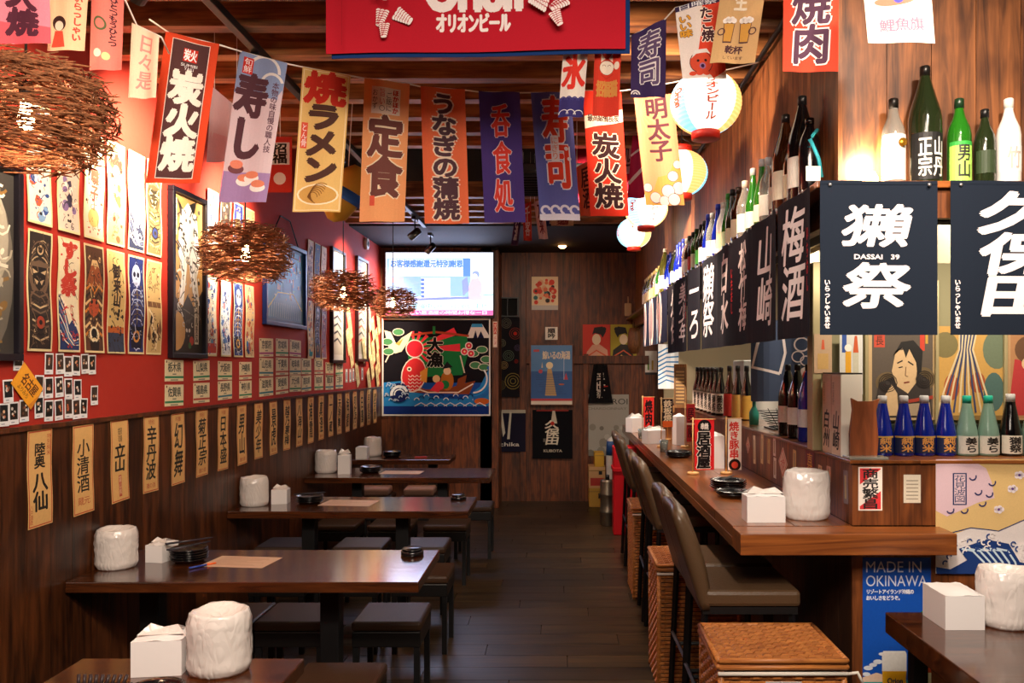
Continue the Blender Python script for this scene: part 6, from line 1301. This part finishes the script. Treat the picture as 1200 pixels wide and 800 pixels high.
def a_kimono(bg, sh, fl):
    def f(p):
        p.rect(0,0,1,1,bg); fx = (lambda u: 1-u) if fl else (lambda u: u)
        p.poly([(fx(.1),0),(fx(.95),0),(fx(.9),.35),(fx(.6),.5),(fx(.35),.48),(fx(.15),.3)],sh); p.disc(fx(.5),.62,.16,'#ecd8b8',.2); p.poly([(fx(.34),.74),(fx(.42),.92),(fx(.72),.95),(fx(.85),.82),(fx(.72),.66),(fx(.66),.74),(fx(.45),.78)],'#1c181c'); p.disc(fx(.78),.88,.08,'#1c181c'); p.line([(fx(.2),.2),(fx(.5),.34),(fx(.85),.2)],.05,'#d8603c'); p.line([(fx(.3),.05),(fx(.6),.22)],.05,'#e8c060')
    return f
pprint(683,380,715,426,YW,'#c83c30',a_kimono('#cc3a2c','#e0a890',0),'red print of a woman in a pink kimono on the rear wall','print')
pprint(715.5,380,746,426,YW-.0,'#a8982c',a_kimono('#a89a2c','#2c2824',1),'olive yellow print of a figure with a tall black hairdo','print')
def a_fire(p):
    for k in range(9):
        u, v, r = [(.4,.93,.26),(.8,.8,.3),(.2,.68,.2),(.5,.52,.28),(.85,.45,.1),(.3,.4,.2),(.7,.2,.42),(.15,.15,.25),(.9,.62,.16)][k]; c_ = ['#6a6a5c','#8a3c30','#8a8468','#5c6c5c','#b83028','#b0905c','#8c7c3c','#6c5c34','#5c4c6c'][k]
        for q in range(3): p.ring(u,v,r*(.25+.28*q),r*(.33+.28*q),c_,0,360,14,q == 0)
    p.disc(.8,.8,.07,'#c02820')
pprint(583,372,609,465,YW-.03,'#1c1a20',a_fire,'dark cloth with round firework patterns beside the television','cloth', CLOTH, name='firework_cloth')
t = thing('wall_cubby', 'black cubby shelf above the firework cloth', 'shelf', (PX(595,360,YW).x, YW, PX(0,360,YW).z)); MB().box(-.135,-.06,-.12,.135,-.001,-.105).box(-.135,-.06,.105,.135,-.001,.12).box(-.135,-.06,-.105,-.12,-.001,.105).box(.12,-.06,-.105,.135,-.001,.105).box(-.005,-.06,-.105,.005,-.001,.105).obj('frame', M_black, t); MB().box(-.12,-.008,-.105,.12,-.002,.105).obj('back_panel', M_dark, t)
def hang(px0,py0,px1,py1,Y,base,art,label,name='hanging_cloth',z=0): return pprint(px0,py0,px1,py1,Y,base,art,label,'hanging cloth',CLOTH,name=name)
hang(582,480,616,529,YW-.032,'#1c1a2c',lambda p: (p.rect(0,.92,1,1,'#b0a898'), p.poly([(.1,.95),(.2,.95),(.3,.45),(.22,.35)],'#c8c0b0'), p.poly([(.45,.95),(.52,.95),(.45,.3),(.36,.3)],'#c8c0b0'), p.latin('chika', .12,.13,.78,.22,'#d8d0c8',bold=.001)),'dark apron with pale ties reading chika on the rear wall')
hang(624,480,671,537,YW-.034,'#0f0f14',lambda p: (p.rect(.1,.97,.9,1,'#8a2c28'), p.poly([(.5,.98),(.56,.98),(.62,.72),(.46,.72)],'#c8bca8'), p.text('久保田', .32,.28,.66,.78,'#e0d4c0',bold=.004,slant=.1), p.disc(.5,.72,.05,'#b83028'), p.latin('KUBOTA', .28,.13,.74,.185,'#c8bca8',bold=.001), p.rect(.27,.34,.33,.41,'#6a645c')),'black cloth with pale brush characters above small capitals on the rear wall')
a, b = PX(689,427,YW-.05), PX(718,472,YW-.05); p = Print(b.x-a.x, a.z-b.z, '#121014', e=.0003); p.text('浮世', .28,.3,.7,.78,'#c8bcb0',bold=.003); p.text('祭', .35,.12,.6,.32,'#d0c4b4'); p.line([(.5,.42),(.85,.44)],.04,'#b83028')
me = p.mesh('black_vest', CLOTH, drape(.01), 6, 0)
for v in me.vertices:
    f = v.co.z/p.h+.5; v.co.x *= 1.0 if f < .55 else 1-.45*(f-.55)/.45
o = link('black_vest', me, None, (((a.x+b.x)/2), YW-.05, (a.z+b.z)/2)); tag(o, 'small black vest with pale brush lettering hanging below the red print', 'vest'); MB().tube([(-.06,0,.2),(0,.03,.26),(.06,0,.2)], .004, 6).obj('hanger', M_black, o, (0, 0, .02))
hang(686,462,737,534,YW-.006,'#a8a49c',lambda p: (p.latin('ROI', .62,.84,.97,.93,'#4a4844'), p.latin('CHARDONNAY', .05,.75,.95,.79,'#7a766e'), [p.disc(R.uniform(.1,.9),R.uniform(.03,.5),R.uniform(.04,.12),R.choice(['#8e8a80','#b8b4ac','#7c786e']),n=9) for k in range(16)]),'grey mottled cloth with faint large letters by the boxes')
t = thing('wicker_pouch', 'woven brown pouch hanging at the far end of the long shelf', 'pouch', (.86, 9.15, 1.95)); MB().lathe([(.0,-.16),(.05,-.15),(.08,-.05),(.07,.08),(.05,.14),(.0,.14)], 14).obj('body', wood('pouch','#5a3018','#9a6434','Z',3,.6,knots=False), t); MB().tube([(0,0,.13),(0,0,.205)], .004, 6).obj('string', M_black, t)
t = thing('straw_hat', 'pale rounded wooden scoop hanging on the wall beside the shelf end', 'scoop', (PX(737,362,9.7).x, YB, PX(0,362,9.7).z)); MB().box(-.045,-.03,-.08,.045,-.004,.08).obj('blade', mat('pale_scoop', '#c8a47c', .6), t, bevel=.012); MB().tube([(0,-.015,.08),(0,-.015,.16)], .008, 8).obj('handle', mat('pale_scoop', '#c8a47c', .6), t); t.name = 'wooden_scoop'
# cartons, red bin, keg at the far end of the stools
for i, (x0, x1, z0, z1, c_, lb) in enumerate([(.355,.53,0,.22,'#b8903c','lowest yellow-brown carton by the rear wall'),(.35,.545,.2205,.47,'#c49a6a','middle brown carton with a red printed panel'),(.42,.53,.4705,.63,'#c89a30','small yellow carton on top of the stack')]):
    t = thing('carton', lb, 'box', ((x0+x1)/2, 9.55, z0), 0, 'cartons stacked by the rear wall'); w = (x1-x0)/2; MB().box(-w,-.14,0,w,.14,z1-z0).obj('body', mat('card%d' % i, c_, .8), t, bevel=.003); MB().box(-w,-.1415,(z1-z0)*.80,w,-.1402,(z1-z0)*.84).obj('tape', mat('tape', '#8a6a30', .4), t)
    if i == 1: MB().box(-w+.02,-.1425,.03,w-.01,-.1403,.12).obj('red_panel', mat('print_red', '#a8342c', .7), t); MB().box(.02,-.1425,.16,.06,-.1403,.2).obj('dark_mark', M_black, t)
    if i == 0: MB().box(.02,-.1425,.10,.06,-.1403,.16).obj('dark_mark', M_black, t)
t = thing('metal_keg', 'steel keg standing before the cartons', 'keg', (.505, 8.35, 0)); MB().lathe([(.0,0),(.07,0),(.075,.01),(.075,.12),(.082,.13),(.082,.15),(.075,.16),(.075,.30),(.082,.31),(.082,.33),(.075,.34),(.075,.45),(.07,.47),(.0,.47)], 24).obj('body', mat('keg_steel', '#7c7264', .35, .8), t); MB().tube([(0,0,.47),(0,0,.52)], .02, 10).obj('valve', M_black, t)
t = thing('red_crate', 'tall bright red plastic container behind the farthest stools', 'container', (.62, 7.95, 0)); MB().box(-.085,-.12,0,.14,.12,.86).obj('body', mat('crate_red', '#c81420', .4), t, bevel=.01); MB().box(-.095,-.13,.62,.15,.13,.66).obj('rim', mat('crate_red', '#c81420', .4), t, bevel=.004)
t = thing('white_bag', 'white and blue plastic bag stuffed beside the red container', 'bag', (.565, 8.60, 0)); MB().lathe([(.0,0),(.05,0),(.055,.3),(.06,.7),(.05,.86),(.0,.9)], 12).obj('body', mat('bag_white', '#d0ccc4', .5), t); MB().lathe([(.061,.70),(.056,.80),(.052,.85)], 12).obj('blue_band', mat('bag_blue', '#24508c', .5), t)
